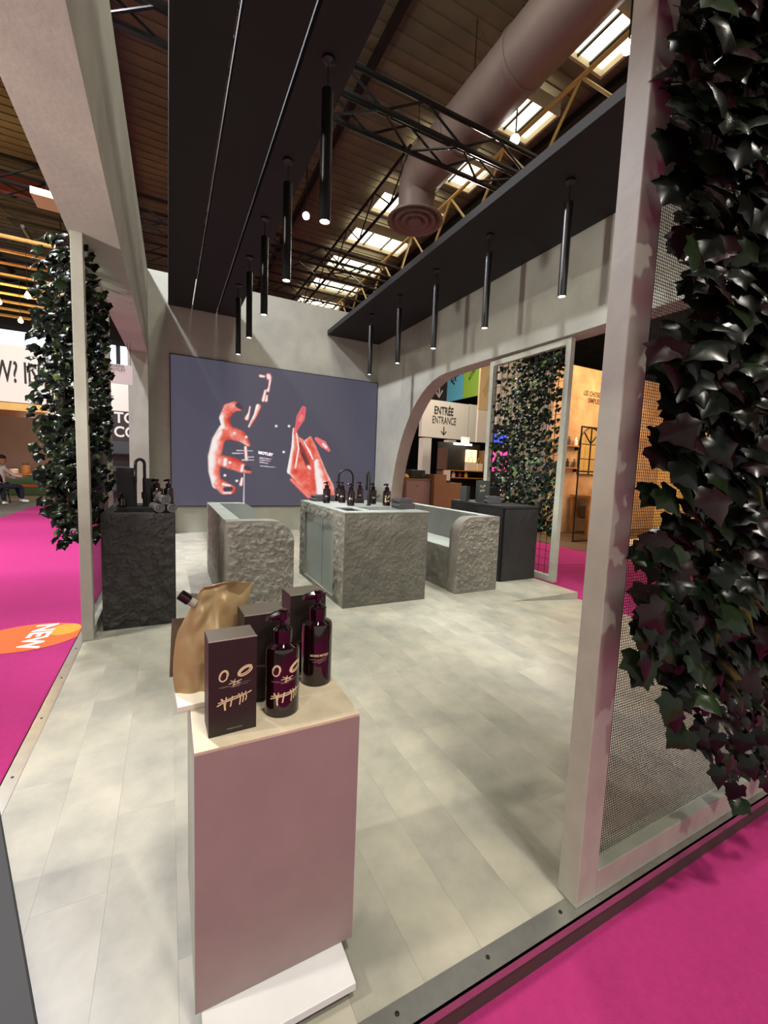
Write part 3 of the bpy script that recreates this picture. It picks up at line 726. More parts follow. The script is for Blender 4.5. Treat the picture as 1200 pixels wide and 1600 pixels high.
def faucet(label, loc, rz, hgt=.38, reach=.16, r=.011, spout=.10, lever=True):
    t = thing('faucet', label, 'faucet', loc, rz, 'black gooseneck faucets')
    MB().lathe([(.026, 0), (.026, .012), (.018, .016), (.018, .12), (.013, .125)], 16).build('base', 'black_metal', t, True)
    pts = [(0, 0, .12), (0, 0, hgt - reach / 2)] + [(reach / 2 - reach / 2 * math.cos(a), 0, hgt - reach / 2 + reach / 2 * math.sin(a)) for a in [PI * i / 10 for i in range(1, 10)]] + [(reach, 0, hgt - reach / 2), (reach + .004, 0, hgt - reach / 2 - spout)]
    MB().tube(pts, r, 10).build('spout', 'black_metal', t, True)
    MB().lathe([(.014, 0), (.014, .05), (.012, .052)], 12, (reach + .004, 0, hgt - reach / 2 - spout - .03)).build('nozzle', 'black_metal', t, True)
    if lever: MB().tube([(0, -.016, .06), (0, -.05, .075), (-.03, -.12, .12)], .006, 8).build('lever', 'black_metal', t, True)
    return t
faucet('black gooseneck faucet at the back left of the island', (1.855, 4.42, .91), PI * .97, .39, .165)
faucet('black gooseneck faucet behind the island basin', (2.0, 4.29, .91), PI * .42, .37, .15)

def folded_towel(name, label, loc, rz, wx, wy, hz, m='towel', group=None):
    prof = []
    for i in range(12): a = PI / 2 + PI * i / 11; prof.append((-wx / 2 + hz / 2 + hz / 2 * math.cos(a), hz / 2 + hz / 2 * math.sin(a)))
    prof += [(wx / 2, 0), (wx / 2 + .004, hz * .2), (wx / 2 - .006, hz * .33), (wx / 2 + .004, hz * .5), (wx / 2 - .006, hz * .66), (wx / 2 + .003, hz * .85), (wx / 2 - .005, hz)]
    o = MB().prism(prof, 'y', -wy / 2, wy / 2).build(name, m, None, bevel=hz * .3); o.location = loc; o.rotation_euler = (0, 0, rz)
    return tag(o, label, 'towel', group)
def rolled_towel(label, loc, rz, L, r, m='towel_light', group=None):
    t = thing('rolled_towel', label, 'towel', loc, rz, group)
    mb = MB(); pts = []
    for i in range(60):
        a = i / 59 * 3.2 * 2 * PI; rr = r * (.12 + .88 * i / 59); pts.append((rr * math.cos(a), rr * math.sin(a)))
    th = .006; vs = []; fs = []
    for i, (x, z) in enumerate(pts):
        k = (1 - th / max(math.hypot(x, z), .004)) ; k = max(k, .2)
        vs += [(x, -L / 2, z + r), (x, L / 2, z + r), (x * k, -L / 2, z * k + r), (x * k, L / 2, z * k + r)]
    for i in range(len(pts) - 1):
        a, b = 4 * i, 4 * i + 4
        fs += [(a, a + 1, b + 1, b), (a + 2, b + 2, b + 3, a + 3), (a, b, b + 2, a + 2), (a + 1, a + 3, b + 3, b + 1)]
    mb.add(vs, fs); mb.build('roll', m, t, True)
    return t
GI = 'pump bottles on the island'
Z = .91
def mini_label(t, cyl, m='silver_ink'):
    mb = MB()
    for y, w_ in ((.085, .03), (.075, .04)):
        vs, fs = stroke(subdiv([(-w_ / 2, y), (w_ / 2, y)], 4), .005); mb.add([cyl(u, v, -PI * .62) for u, v in vs], fs)
    mb.build('printed_label', m, t, normals=False)
for lab, x, y, hd in [('dark pump bottle beside the folded towels at the island\'s back left corner', 1.62, 4.62, 2.6),
                      ('dark pump bottle under the tip of the left faucet', 1.87, 4.9, 2.2), ('dark pump bottle third from the left on the island', 1.825, 4.66, 2.4),
                      ('dark pump bottle standing nearest the black drain tray', 1.775, 4.27, 2.5), ('dark pump bottle farthest back behind the right faucet', 2.14, 4.86, 2.3),
                      ('dark pump bottle seen through the loop of the right faucet', 2.15, 4.5, 2.3)]:
    t, cyl = pump_bottle('pump_bottle', lab, (x, y, Z), 0, .245, .042, GI, head=hd, simple=True); mini_label(t, cyl)
t, cyl = pump_bottle('pump_bottle', 'dark pump bottle with cream scrawled face at the basin\'s right corner', (2.215, 4.27, Z), -.3, .25, .045, GI, head=2.6, simple=True)
scrawl_face(lambda u, v: cyl(u, v + .085), 'cream_ink', t, .95)
o = MB().box(-.05, -.03, 0, .05, .03, .05).build('soap_dish', 'black_matte', None, bevel=.006); o.location = (2.03, 4.62, Z); tag(o, 'small black soap dish between bottles on the island', 'dish')
o = MB().box(-.055, -.03, 0, .055, .03, .095).build('slate_carton', 'carton_slate', None, bevel=.002); o.location = (2.265, 4.12, Z); tag(o, 'small slate carton between face bottle and stacked towels', 'box')
folded_towel('folded_towel', 'lower folded grey towel at the island\'s back left', (1.67, 4.93, Z), .15, .27, .17, .04, group='folded towels on the island')
folded_towel('folded_towel', 'upper folded grey towel at the island\'s back left', (1.675, 4.925, Z + .04), .1, .25, .16, .036, group='folded towels on the island')
folded_towel('folded_towel', 'lower folded grey towel at the island\'s right edge', (2.24, 3.93, Z), .05, .21, .15, .06, group='folded towels on the island')
folded_towel('folded_towel', 'upper folded grey towel at the island\'s right edge', (2.235, 3.935, Z + .06), .02, .17, .14, .052, group='folded towels on the island')

# ---- dark counter at the left
def dark_counter():
    x0, x1, y0, y1, Z = -.452, .042, 3.75, 4.72, .9
    t = thing('wash_counter', 'dark rough wash counter beside the left mesh frame', 'counter')
    m = MB(); rough_grid(m, lambda s, q: (x0 + (x1 - x0) * s, y0, Z * q), 70, 110, (0, -1, 0), .022, 15, edge=.03); m.build('front_panel', 'plaster_dark', t, True)
    m = MB(); m.box(x1 - .004, y0 + .01, 0, x1 + .008, y1, Z); m.build('side_panel', 'black_stone', t)
    MB().box(x0, y0 + .002, 0, x1 - .004, y1, .72).build('body', 'plaster_dark', t)
    bx0, bx1, by0, by1 = -.38, -.1, 3.86, 4.2; m = MB(); zt = .72
    m.box(x0, y0, zt, bx0, y1, Z); m.box(bx1, y0, zt, x1, y1, Z); m.box(bx0, y0, zt, bx1, by0, Z); m.box(bx0, by1, zt, bx1, y1, Z); m.build('countertop', 'plaster_dark', t)
    MB().box(bx0, by0, zt, bx1, by1, zt + .01).build('basin', 'basin_dark', t)
dark_counter()
def carton(name, label, loc, rz, sx, sy, h, m, mtop=None, cat='box', group=None):
    t = thing(name, label, cat, loc, rz, group)
    MB().box(-sx / 2, -sy / 2, 0, sx / 2, sy / 2, h - .001).build('carton_body', m, t, bevel=.0015)
    MB().box(-sx / 2 + .001, -sy / 2 + .001, h - .001, sx / 2 - .001, sy / 2 - .001, h).build('lid', mtop or m, t)
    return t
Z = .9
carton('tall_carton', 'tall black carton at the left end of the dark wash counter', (-.33, 4.45, Z), .05, .155, .09, .34, 'carton_black', 'carton_slate')
carton('carton', 'dark grey carton behind the dark counter\'s faucet', (-.155, 4.5, Z), -.1, .10, .07, .25, 'carton_slate')
faucet('black gooseneck faucet on the dark wash counter', (-.185, 4.34, Z), PI * 1.15, .42, .075, .013, .14)
t, cyl = pump_bottle('jar', 'small dark bottle in front of the tall black carton', (-.36, 4.3, Z), 0, .12, .04, None, head=2, simple=True)
t, cyl = pump_bottle('pump_bottle', 'dark pump bottle with scrawled face on the dark wash counter', (-.09, 4.36, Z), 0, .25, .05, None, head=2.8, simple=True)
scrawl_face(lambda u, v: cyl(u, v + .10, -PI * .5), 'cream_ink', t, 1.0)
t, cyl = pump_bottle('pump_bottle', 'dark pump bottle nearest the LED screen on the dark wash counter', (.005, 4.4, Z), 0, .25, .042, None, head=2.8, simple=True)
for lab, x, z in [('lower left rolled grey towel on the dark wash counter', -.085, 0), ('lower right rolled grey towel on the dark wash counter', .005, 0), ('topmost rolled grey towel on the dark wash counter', -.042, .068)]:
    rolled_towel(lab, (x, 3.87, Z + z), .25, .2, .041, group='rolled towels')

# ---- black counter at the right
def black_counter():
    t = thing('black_counter', 'black stone-look counter in front of the arched wall', 'counter')
    x0, x1, y0, y1, Z = 3.62, 4.19, 3.87, 4.95, .935
    MB().box(x0, y0 + .02, .0, x1 - .02, y1, Z - .03).build('body', 'black_matte', t)
    MB().box(x0 - .012, y0 + .03, 0.0, x0, y1, Z - .03).build('side_panel', 'black_stone', t, bevel=.003)
    m = MB(); rough_grid(m, lambda s, q: (x0 + .01 + (x1 - x0 - .01) * s, y0 + .008, .005 + (Z - .04) * q), 30, 40, (0, -1, 0), .006, 10, edge=.05); m.build('front_panel', 'black_stone', t, True)
    MB().box(x0 - .015, y0 - .0, Z - .03, x1, y1, Z).build('countertop', 'black_stone', t, bevel=.003)
black_counter()
Z = .935
carton('carton', 'slate carton at the far left of the black counter', (3.69, 4.75, Z), .3, .08, .1, .2, 'carton_slate')
t = carton('face_carton', 'dark carton with a scrawled face behind towels on the black counter', (3.83, 4.55, Z), -.35, .16, .1, .29, 'carton_slate')
scrawl_face(lambda u, v: (u - .02, -.0508, v + .19), 'cream_ink', t, 1.1)
t, cyl = pump_bottle('pump_bottle', 'dark pump bottle with scrawled face on the black counter', (4.06, 4.42, Z), -.5, .26, .045, None, head=2.6, simple=True)
scrawl_face(lambda u, v: cyl(u, v + .085), 'cream_ink', t, 1.0)
carton('carton', 'black carton behind the face bottle on the black counter', (4.05, 4.62, Z), .1, .16, .1, .2, 'carton_black')
folded_towel('folded_towel', 'lower folded dark towel on the black counter', (3.79, 4.3, Z), -.3, .2, .14, .05, group='folded towels on the black counter')
folded_towel('folded_towel', 'upper folded dark towel on the black counter', (3.79, 4.3, Z + .05), -.35, .18, .13, .045, group='folded towels on the black counter')

# ================================================================== PODIUM WITH PRODUCTS
PT = .682
t = thing('display_podium', 'tall mauve-grey display podium with beige top in the foreground', 'podium', (0, 0, 0))
px0, px1, py0, py1 = .045, .432, .935, 1.3
MB().box(px0, py0, .046, px1, py0 + .012, PT - .008).build('front_panel', 'podium_front', t)
m = MB().box(px0, py0 + .012, .046, px0 + .012, py1, PT - .008); m.box(px1 - .012, py0 + .012, .046, px1, py1, PT - .008); m.box(px0, py1 - .012, .046, px1, py1, PT - .008)
m.build('side_panels', 'concrete_post', t)
MB().box(px0, py0, PT - .008, px1, py1, PT).build('top_panel', 'podium_top', t, bevel=.001)
t = thing('podium_base', 'white slab on the floor under the display podium', 'base')
MB().box(.058, .836, .024, .402, 1.28, .045).build('slab', 'white_slab', t, bevel=.002); MB().box(.07, .85, 0, .39, 1.27, .024).build('recessed_foot', 'fascia', t)

def big_carton(label, loc, rz, sx, sy, h, face):
    t = thing('product_carton', label, 'box', loc, rz, 'brown product cartons on the podium')
    MB().box(-sx / 2, -sy / 2, 0, sx / 2, sy / 2, h - .0015).build('carton_body', 'carton_brown', t, bevel=.001)
    MB().box(-sx / 2 + .0012, -sy / 2 + .0012, h - .0015, sx / 2 - .0012, sy / 2 - .0012, h).build('lid', 'carton_top', t)
    e = MB(); e.box(-sx / 2 - .0003, -sy / 2 - .0004, h - .002, sx / 2 + .0003, -sy / 2 + .0005, h + .0004); e.build('lid_edge', 'silver_ink', t)
    if face:
        f = lambda u, v: (u + .003, -sy / 2 - .0006, v + .117)
        scrawl_face(f, 'cream_ink', t, 1.12); fine_print(f, t)
        text_on('printed_text', 'MORRIS MOTLEY', .0045, lambda u, v: (u + .004, -sy / 2 - .0006, v + .012), 'silver_ink', t)
    else:
        fine_print(lambda u, v: (u, -sy / 2 - .0006, v + .1), t)
    return t
big_carton('brown carton with cream scrawled face at the front of the podium', (.128, 1.016, PT), .035, .106, .076, .226, True)
big_carton('plain brown carton in the middle, behind the two pump bottles', (.222, 1.135, PT), .05, .108, .09, .238, False)
big_carton('plain brown carton farthest back right on the podium', (.372, 1.25, PT), .06, .112, .085, .243, False)
t, cyl = pump_bottle('pump_bottle', 'dark amber pump bottle with scrawled face beside the front carton', (.255, 1.032, PT), -.12, .262, .043, 'pump bottles on the podium', head=PI + .25)
scrawl_face(lambda u, v: cyl(u + .006, v + .096), 'cream_ink', t, 1.2); fine_print(lambda u, v: cyl(u, v + .096), t)
t, cyl = pump_bottle('pump_bottle', 'dark amber pump bottle with lettering at the podium\'s right edge', (.383, 1.145, PT), -.2, .268, .044, 'pump bottles on the podium', head=PI + .15)
text_on('printed_text', 'MORRIS MOTLEY', .0085, lambda u, v: cyl(u + .004, v + .092), 'cream_ink', t, bold=.0003, sx=.85)
fine_print(lambda u, v: cyl(u * .8 + .002, v + .083), t); fine_print(lambda u, v: cyl(u * .6 + .003, v + .076), t)
o = MB().box(-.034, -.05, 0, .034, .05, .014).build('card_stack', 'card_white', None, bevel=.001); o.location = (.048, 1.165, PT); o.rotation_euler = (0, 0, .06)
tag(o, 'stack of cream cards overhanging the podium\'s left edge', 'cards')
# refill pouch
def pouch():
    t = thing('refill_pouch', 'crumpled gold-brown refill pouch with dark screw cap on the podium', 'pouch', (.105, 1.2, PT + .004), 0)
    nu, nv = 26, 30; W, Hh = .185, .285; R = []
    for side in (-1, 1):
        vs = []
        for j in range(nv + 1):
            for i in range(nu + 1):
                u = i / nu * 2 - 1; v = j / nv
                th = .04 * (1 - abs(u) ** 2.2) * (math.cos(v * PI / 2) ** .6 if v < 1 else 0) + .0006
                vd = noise.voronoi(Vector((u * 1.5 + side, v * 2.6, side * 3.0)))[0]; cr = (.052 * (vd[1] - vd[0]) - .020 + .010 * fb(u * 2, v * 3, side, 1.2, 2)) * (1 - abs(u) ** 3)
                x = u * W / 2 * (1 + .06 * math.sin(v * 7)) ; z = v * Hh
                if v > .55 and u < -.2: # cut corner for the spout
                    c = (v - .55) / .45; x = max(x, -W / 2 * (1 - .62 * c))
                vs.append((x + .12 * max(0, v - .5) * .3, side * (th + cr * .8), z + .004 * math.sin(u * 5)))
        R.append(vs)
    fs = [(j * (nu + 1) + i, j * (nu + 1) + i + 1, (j + 1) * (nu + 1) + i + 1, (j + 1) * (nu + 1) + i) for j in range(nv) for i in range(nu)]
    mb = MB(); mb.add(R[0], fs); mb.add(R[1], [f[::-1] for f in fs]); o = mb.build('pouch_body', 'kraft_foil', t, 'all', normals=False)
    MB().tube([(-.04, 0, .238), (-.058, 0, .252)], .012, 14).build('spout', 'silver_ink', t, True)
    MB().tube([(-.055, 0, .25), (-.076, 0, .268)], [.0145, .0145], 16).build('cap', 'cap_black', t, True)
    m = MB(); m.add([(-.105, .012, .05), (-.04, .008, .05), (-.03, .02, .2), (-.095, .025, .2), (-.105, .014, .05), (-.04, .010, .05), (-.03, .022, .2), (-.095, .027, .2)], [(0, 1, 2, 3), (7, 6, 5, 4), (0, 4, 5, 1), (1, 5, 6, 2), (2, 6, 7, 3), (3, 7, 4, 0)]); m.build('side_flap', 'kraft_dark', t)
    t.rotation_euler = (math.radians(-6), 0, .1)
pouch()

# dark plinth cut by the lower left corner
a, b = Vector((-.415, 1.409)), Vector((-.203, .808)); d = (b - a).normalized(); nrm = Vector((-d.y, d.x)); nrm = nrm if nrm.x < 0 else -nrm
far = a - d * .15; near = b + d * .03
pl = [far, near, near + nrm * .5, far + nrm * .5]
o = MB().prism([(p.x, p.y) for p in pl], 'z', .002, .35).build('plinth', 'plinth_dark', None, bevel=.004)
tag(o, 'dark grey plinth cut off by the lower left corner', 'plinth')

# ================================================================== HALL: trusses, duct, lamps
def truss_x(label, y0, y1, z0, z1, x0, x1, bay, m='steel_dark', r=.03, rb=.014, group='roof trusses across the hall'):
    t = thing('roof_truss', label, 'truss', (x0, y0, z0), 0, group); L = x1 - x0; W = y1 - y0; H_ = z1 - z0
    for y in (0, W):
        for z in (0, H_): bar_part('chord', (0, y, z), (L, y, z), r, m, t)
    n = int(L / bay)
    for i in range(n):
        a, b = i * bay, (i + 1) * bay
        for y in (0, W): bar_part('brace', (a, y, 0 if i % 2 else H_), (b, y, H_ if i % 2 else 0), rb, m, t)
        bar_part('brace', (a, 0 if i % 2 else W, 0), (b, W if i % 2 else 0, 0), rb, m, t)
    return t
truss_x('dark box truss nearest above the stand opening', 6.15, 6.67, 6.6, 7.0, -3.6, 6.4, .72, 'steel_black', .042, .02)
truss_x('dark box truss above the LED screen wall', 12.3, 12.95, 7.1, 7.6, -4, 7.2, .8, 'steel_dark', .045, .02)
truss_x('thin roof truss far behind the LED screen wall', 15.6, 16.3, 7.4, 8.0, -4, 9, 1.0, 'steel_dark', .035, .016)
truss_x('farthest roof truss over the back of the hall', 19.5, 20.2, 7.4, 8.0, -12, 10, 1.4, 'steel_dark', .04, .018)
truss_x('dark truss at upper left above the pinkish beam', 8.0, 8.6, 8.2, 8.8, -12, -.7, 1.2, 'steel_dark', .04, .02)
# girder beside the skylights, the yellow light on it put into its colour
t = thing('roof_girder', 'lattice girder coloured as lit yellow, running beside the skylights', 'girder', (6.75, 2, 7.35))
for z in (0, 1.2): bar_part('chord', (0, 0, z), (0, 20, z), .045, 'steel_yellow_lit', t)
for i in range(20): bar_part('brace', (0, i, 0 if i % 2 else 1.2), (0, i + 1, 1.2 if i % 2 else 0), .03, 'steel_yellow_lit', t)
t = thing('roof_girder', 'dark lattice girder left of the skylights', 'girder', (5.2, 9.5, 8.2))
for z in (0, .8): bar_part('chord', (0, 0, z), (0, 12, z), .04, 'steel_dark', t)
for i in range(12): bar_part('brace', (0, i, 0 if i % 2 else .8), (0, i + 1, .8 if i % 2 else 0), .02, 'steel_dark', t)
for lab, p, q in [('dark hanger rod right of the duct', (6.3, 4.6, 7.6), (6.3, 4.6, 9.49)), ('dark hanger rod left of the duct', (2.2, 8.2, 7.5), (2.2, 8.2, 9.49))]:
    o = MB().bar(p, q, .025).build('hanger_rod', 'steel_dark'); tag(o, lab, 'rod')
# red beam at the far left
o = MB().box(-14, 15.9, 8.55, -1.5, 16.2, 9.0).build('roof_beam', 'beam_red'); tag(o, 'rust red roof beam behind the left beam', 'beam')
# duct
t = thing('air_duct', 'large round bronze air duct hanging under the roof', 'duct', (4.82, 0, 7.55))
MB().tube([(0, -3, 0), (0, 8.0, 0)], .43, 28).build('duct_pipe', 'duct', t, True)
for y in (.6, 2.2, 3.8, 5.4, 7.0): MB().tube([(0, y - .035, 0), (0, y + .035, 0)], .445, 28).build('duct_ring', 'duct', t, True)
MB().tube([(0, 8.0, 0), (0, 8.25, -.05), (0, 8.42, -.2), (0, 8.48, -.45), (0, 8.48, -.75)], [.43, .43, .41, .38, .36], 28).build('duct_elbow', 'duct', t, True)
df = MB().lathe([(.36, -.72), (.6, -.82), (.6, -.85), (.55, -.85), (.46, -.78), (.44, -.86), (.4, -.86), (.31, -.79), (.29, -.87), (.25, -.87), (.16, -.8), (.14, -.88), (.02, -.88)], 32, (0, 8.48, 0)).build('diffuser', 'duct', t, True)
# fluorescent fittings
tb0 = None
for k, (y0, y1) in enumerate([(4.95, 5.6), (6.5, 7.35), (8.5, 9.3)]):
    t = thing('strip_light', '%s strip light beside the bronze duct' % ['nearest', 'middle', 'farthest'][k], 'light', (5.05, (y0 + y1) / 2, 8.3), 0, 'strip lights beside the duct')
    L = (y1 - y0) / 2; MB().box(-.07, -L - .05, .03, .07, L + .05, .1).build('housing', 'lamp_body', t)
    for x in (-.03, .03): MB().tube([(x, -L, .012), (x, L, .012)], .015, 8).build('tube', 'tube_light', t, True)
    bar_part('hanger', (0, 0, .1), (0, 0, 1.2), .008, 'steel_dark', t)
# high-bay lamps belonging to the hall lights
hb = thing('high_bay_lamp', '', 'lamp', (0, 0, 0), 0, 'high-bay lamps under the hall roof')
MB().box(-.3, -.3, 0, .3, .3, .18).build('housing', 'lamp_body', hb, bevel=.01)
bar_part('hanger', (0, 0, .18), (0, 0, 1.0), .012, 'steel_dark', hb)
labs = ['high-bay lamp over the front edge of the stand', 'high-bay lamp over the near left aisle', 'high-bay lamp over the left aisle beside the beam', 'high-bay lamp over the near right aisle', 'high-bay lamp behind the camera over the aisle',
        'high-bay lamp over the middle of the stand', 'high-bay lamp over the left seating area', 'high-bay lamp over the entrance sign', 'high-bay lamp over the far left aisle']
for i, (x, y, z, p) in enumerate(HALL):
    o = hb if i == 0 else copy_tree(hb); o.location = (x, y, z - .1); o['label'] = labs[i]
t = thing('box_lamp', 'pale square box lamp at the left edge of the pinkish beam', 'lamp', (-1.95, 10.4, 6.0))
MB().box(-.2, -.25, 0, .2, .25, .12).build('housing', 'banner_beige', t); bar_part('hanger', (0, 0, .12), (0, 0, 3.42), .012, 'steel_dark', t)
# rigged spotlights aiming back at the stand
def spot(label, loc, r=.09):
    t = thing('spotlight', label, 'spotlight', loc, 0, 'rigged spotlights')
    d = (Vector((0.5, 1.5, 1.5)) - Vector(loc)).normalized()
    MB().tube([-d * .28, -d * .05, d * .02], [r * .7, r, r], 16).build('housing', 'steel_black', t, True)
    MB().tube([d * .021, d * .03], r * .92, 16).build('lens', 'lens_white', t, True)
    bar_part('yoke', -d * .1, -d * .1 + Vector((0, 0, 9.5 - loc[2])), .014, 'steel_black', t)
spot('bright spotlight on the near truss right of the duct', (5.55, 6.3, 7.25))
spot('bright spotlight beside the nearest skylight', (5.95, 4.5, 7.5))
spot('bright spotlight left of the far truss', (3.1, 10.9, 7.5))

# fill lamp added out of view, shining under the left beam onto the right wall
t = thing('fill_floodlight', 'unseen fill lamp added on a pole across the left aisle', 'fill_floodlight', (-4.2, 1.4, HF - .012))
bar_part('pole', (0, 0, 0), (0, 0, 1.6), .025, 'steel_black', t); MB().box(-.1, -.16, 1.58, .06, .16, 1.86).build('housing', 'steel_black', t, bevel=.01)
MB().lathe([(.01, 0), (.24, .0), (.26, .02), (.02, .03)], 16).build('foot', 'steel_black', t, True)
MB().box(.06, -.14, 1.6, .064, .14, 1.84).build('lens', 'lens_white', t)
d = bpy.data.lights.new('fill_beam', 'SPOT'); d.energy = 1100; d.spot_size = math.radians(66); d.spot_blend = .7; d.shadow_soft_size = .12; d.color = (1, .97, .88)
o = bpy.data.objects.new('fill_beam', d); COL.objects.link(o); o.parent = t; o.location = (.1, 0, 1.72); o.rotation_euler = (Vector((4.2, 5.2, 4.7)) - Vector((-4.1, 1.4, 1.63))).to_track_quat('-Z', 'Y').to_euler()

# ================================================================== LEFT AISLE BACKGROUND
t = thing('floor_sticker', 'round orange NEW sticker on the pink aisle carpet', 'sticker', (-.96, 4.05, HF))
vs = [(.36 * math.cos(a) - .02, .30 * math.sin(a), .002) for a in [2 * PI * i / 32 for i in range(32)]]
MB().add(vs, [tuple(range(32))]).build('disc', 'tag_orange', t)
vs = [(.11 * math.cos(a) + .2, .13 * math.sin(a) + .09, .003) for a in [2 * PI * i / 24 for i in range(24)]]
MB().add(vs, [tuple(range(24))]).build('yellow_spot', 'tag_yellow', t)
text_on('lettering', 'NEW', .2, lambda u, v: (v + .04 - .05 * u, -u, .004), 'tag_white', t, bold=.006, sx=1.15)
t = thing('hanging_sign', 'small white hanging sign reading MORRIS MOTLEY under the left beam', 'sign', (-.62, 7.5, 2.57))
MB().box(-.165, -.006, -.14, .165, .006, .14).build('sign_board', 'white_sign', t)
text_on('lettering', 'MORRIS\nMOTLEY', .055, lambda u, v: (u - .135, -.008, v + .085), 'ink_grey', t, align='LEFT', bold=.001)
MB().box(-.13, -.0085, -.005, -.09, -.006, .018).build('flag_mark', 'stripe_red', t)
MB().box(-.09, -.0085, -.005, -.07, -.006, .018).build('flag_mark', 'cloth_navy', t)
bar_part('hanger', (.1, 0, .14), (.1, 0, .47), .003, 'black_metal', t); bar_part('hanger', (.14, 0, .14), (.14, 0, .47), .003, 'black_metal', t)
o = MB().bar((-.98, 8.9, HF), (-.98, 8.9, 3.6), .05, 8).build('flag_pole', 'black_matte'); tag(o, 'dark upright pole behind the small white hanging sign', 'pole')
# dark sign with two rows of letters
t = thing('dark_sign', 'dark sign reading TO CO seen between left frame and pole', 'sign', (-1.35, 13, HF))
MB().box(-.75, 0, 1.9, .9, .08, 2.66).build('sign_board', 'banner_dark', t)
MB().box(-.75, .005, 2.66, .9, .08, 3.6).build('upper_board', 'white_print', t)
MB().box(-.75, .005, 0, .9, .08, 1.9).build('shelf_panel', 'carton_slate', t)
for z in (.6, 1.1, 1.55): MB().box(-.7, -.25, z, .85, .005, z + .03).build('shelf', 'black_matte', t)
text_on('lettering', 'TO\nCO', .38, lambda u, v: (.38 + u * .9, -.004, 2.3 + v), 'white_print', t, bold=.008, align='CENTER')
# banner with question
t = thing('overhead_banner', 'white overhead banner with dark question lettering at far left', 'banner', (-3.7, 14, 2.67))
MB().box(-6, 0, 0, 1.1, .15, 1.4).build('banner_face', 'white_print', t)
MB().box(-6, .0, -.2, 1.1, 2.2, -.02).build('soffit', 'wood_yellow', t)
text_on('lettering', 'W? IN/R', .74, lambda u, v: (u - .12, -.006, v + .72), 'ink_dark', t, bold=.012, sx=.47, align='LEFT')
for x in (-5.5, .95): bar_part('support', (x, .6, -.2), (x, .6, -2.745), .05, 'black_matte', t)
# warm slatted canopy
t = thing('slatted_canopy', 'yellow slatted timber canopy high above the left stand', 'canopy', (-6.2, 12.5, 6.0))
slm = MB().box(0, 0, 0, 1, .62, .05).mesh('slat', 'wood_yellow')
for k in range(9): inst(slm, 'slat', t, (-3, k * .86, .05), (math.radians(18), 0, 0), (6.9, 1, 1))
for x in (-2.5, 3.4): bar_part('runner', (x, 0, .35), (x, 8, .35), .04, 'steel_dark', t)
for x in (-2.5, 3.4): bar_part('hanger', (x, 4, .35), (x, 4, 3.4), .015, 'steel_dark', t)
for lab, p in [('glowing bulb under the slatted canopy, nearest the ivy', (-2.85, 12.9, 5.0)), ('lower glowing bulb under the slatted canopy', (-3.55, 15.3, 5.0)), ('glowing bulb under the slatted canopy at the left edge', (-3.6, 13.8, 5.0))]:
    t = thing('bulb_lamp', lab, 'lamp', p, 0, 'bulbs under the slatted canopy')
    MB().lathe([(.001, -.06), (.045, -.04), (.06, 0), (.045, .04), (.02, .07), (.02, .1)], 14).build('bulb', 'bulb_warm', t, True)
    bar_part('cable', (0, 0, .1), (0, 0, 1.15), .006, 'black_metal', t)
d = bpy.data.lights.new('canopy_light', 'POINT'); d.energy = 260; d.color = (1, .72, .38); d.shadow_soft_size = .3
o = bpy.data.objects.new('canopy_light', d); COL.objects.link(o); o.location = (-4.2, 15.2, 4.7)
# clerestory windows and rear wall at the left
for k, (x0, x1) in enumerate([(-12, -2.3), (-2.1, -1.2), (-1.1, -.3)]):
    s = struct(MB().box(x0, 26, 6.1, x1, 26.1, 7.1).build('window_%d' % (nsk + 1 + k), 'win_blue'))
    f = MB(); f.box(x0 - .06, 25.95, 6.02, x1 + .06, 26, 6.1); f.box(x0 - .06, 25.95, 7.1, x1 + .06, 26, 7.18); f.build('window_frame', 'steel_dark', s)
struct(MB().box(-14, 26.15, HF - .1, .6, 26.3, 9.3).build('wall_rear_left', 'hall_wall'))
struct(MB().box(-11, 23, HF - .1, -2.2, 23.1, 3.6).build('wall_stand_left', 'wall_pinkbrown'))
t = thing('green_counter', 'long low green counter with a red stripe behind the seated people', 'counter', (-7, 20, HF))
MB().box(-5, 0, 0, 5.5, .8, .72).build('front_body', 'panel_green', t); MB().box(-5, -.012, .30, 5.5, 0, .37).build('stripe', 'stripe_red', t)
MB().box(-5.05, -.04, .72, 5.55, .84, .76).build('worktop', 'wood_warm', t)
for k, (x, h, mm) in enumerate([(-5.5, .3, 'food_yellow'), (-5.1, .22, 'bag_white'), (-4.75, .4, 'wood_warm'), (-4.35, .25, 'food_yellow'), (-3.9, .34, 'bag_white'), (-3.5, .28, 'food_red'), (-3.1, .45, 'wood_yellow')]):
    t = thing('glass_jar', ['yellow jar nearest the seated person on the green counter', 'short cream jar on the green counter', 'tall brown jar on the green counter', 'squat yellow jar in the middle of the green counter', 'cream jar right of the squat yellow jar', 'reddish jar on the green counter behind the ivy', 'tallest yellow jar at the right of the green counter'][k], 'jar', (x, 20.35, HF + .76), 0, 'jars on the green counter')
    MB().lathe([(.1, 0), (.13, .02), (.13, h * .7), (.09, h * .85)], 14).build('jar_body', mm, t, True); MB().lathe([(.095, h * .85), (.1, h), (.01, h + .01)], 14).build('lid', 'wood_dark', t, True)
d = bpy.data.lights.new('counter_light', 'POINT'); d.energy = 90; d.color = (1, .78, .5); d.shadow_soft_size = .2
o = bpy.data.objects.new('counter_light', d); COL.objects.link(o); o.location = (-4.6, 20.6, 2.2)
t = thing('wall_lantern', 'orange glowing lantern above the green counter', 'lamp', (-3.35, 20.4, 1.7)); MB().lathe([(.06, 0), (.14, .1), (.14, .4), (.06, .5)], 14).build('shade', 'lightbox', t, True); bar_part('cable', (0, 0, .5), (0, 0, 2.0), .01, 'black_metal', t)

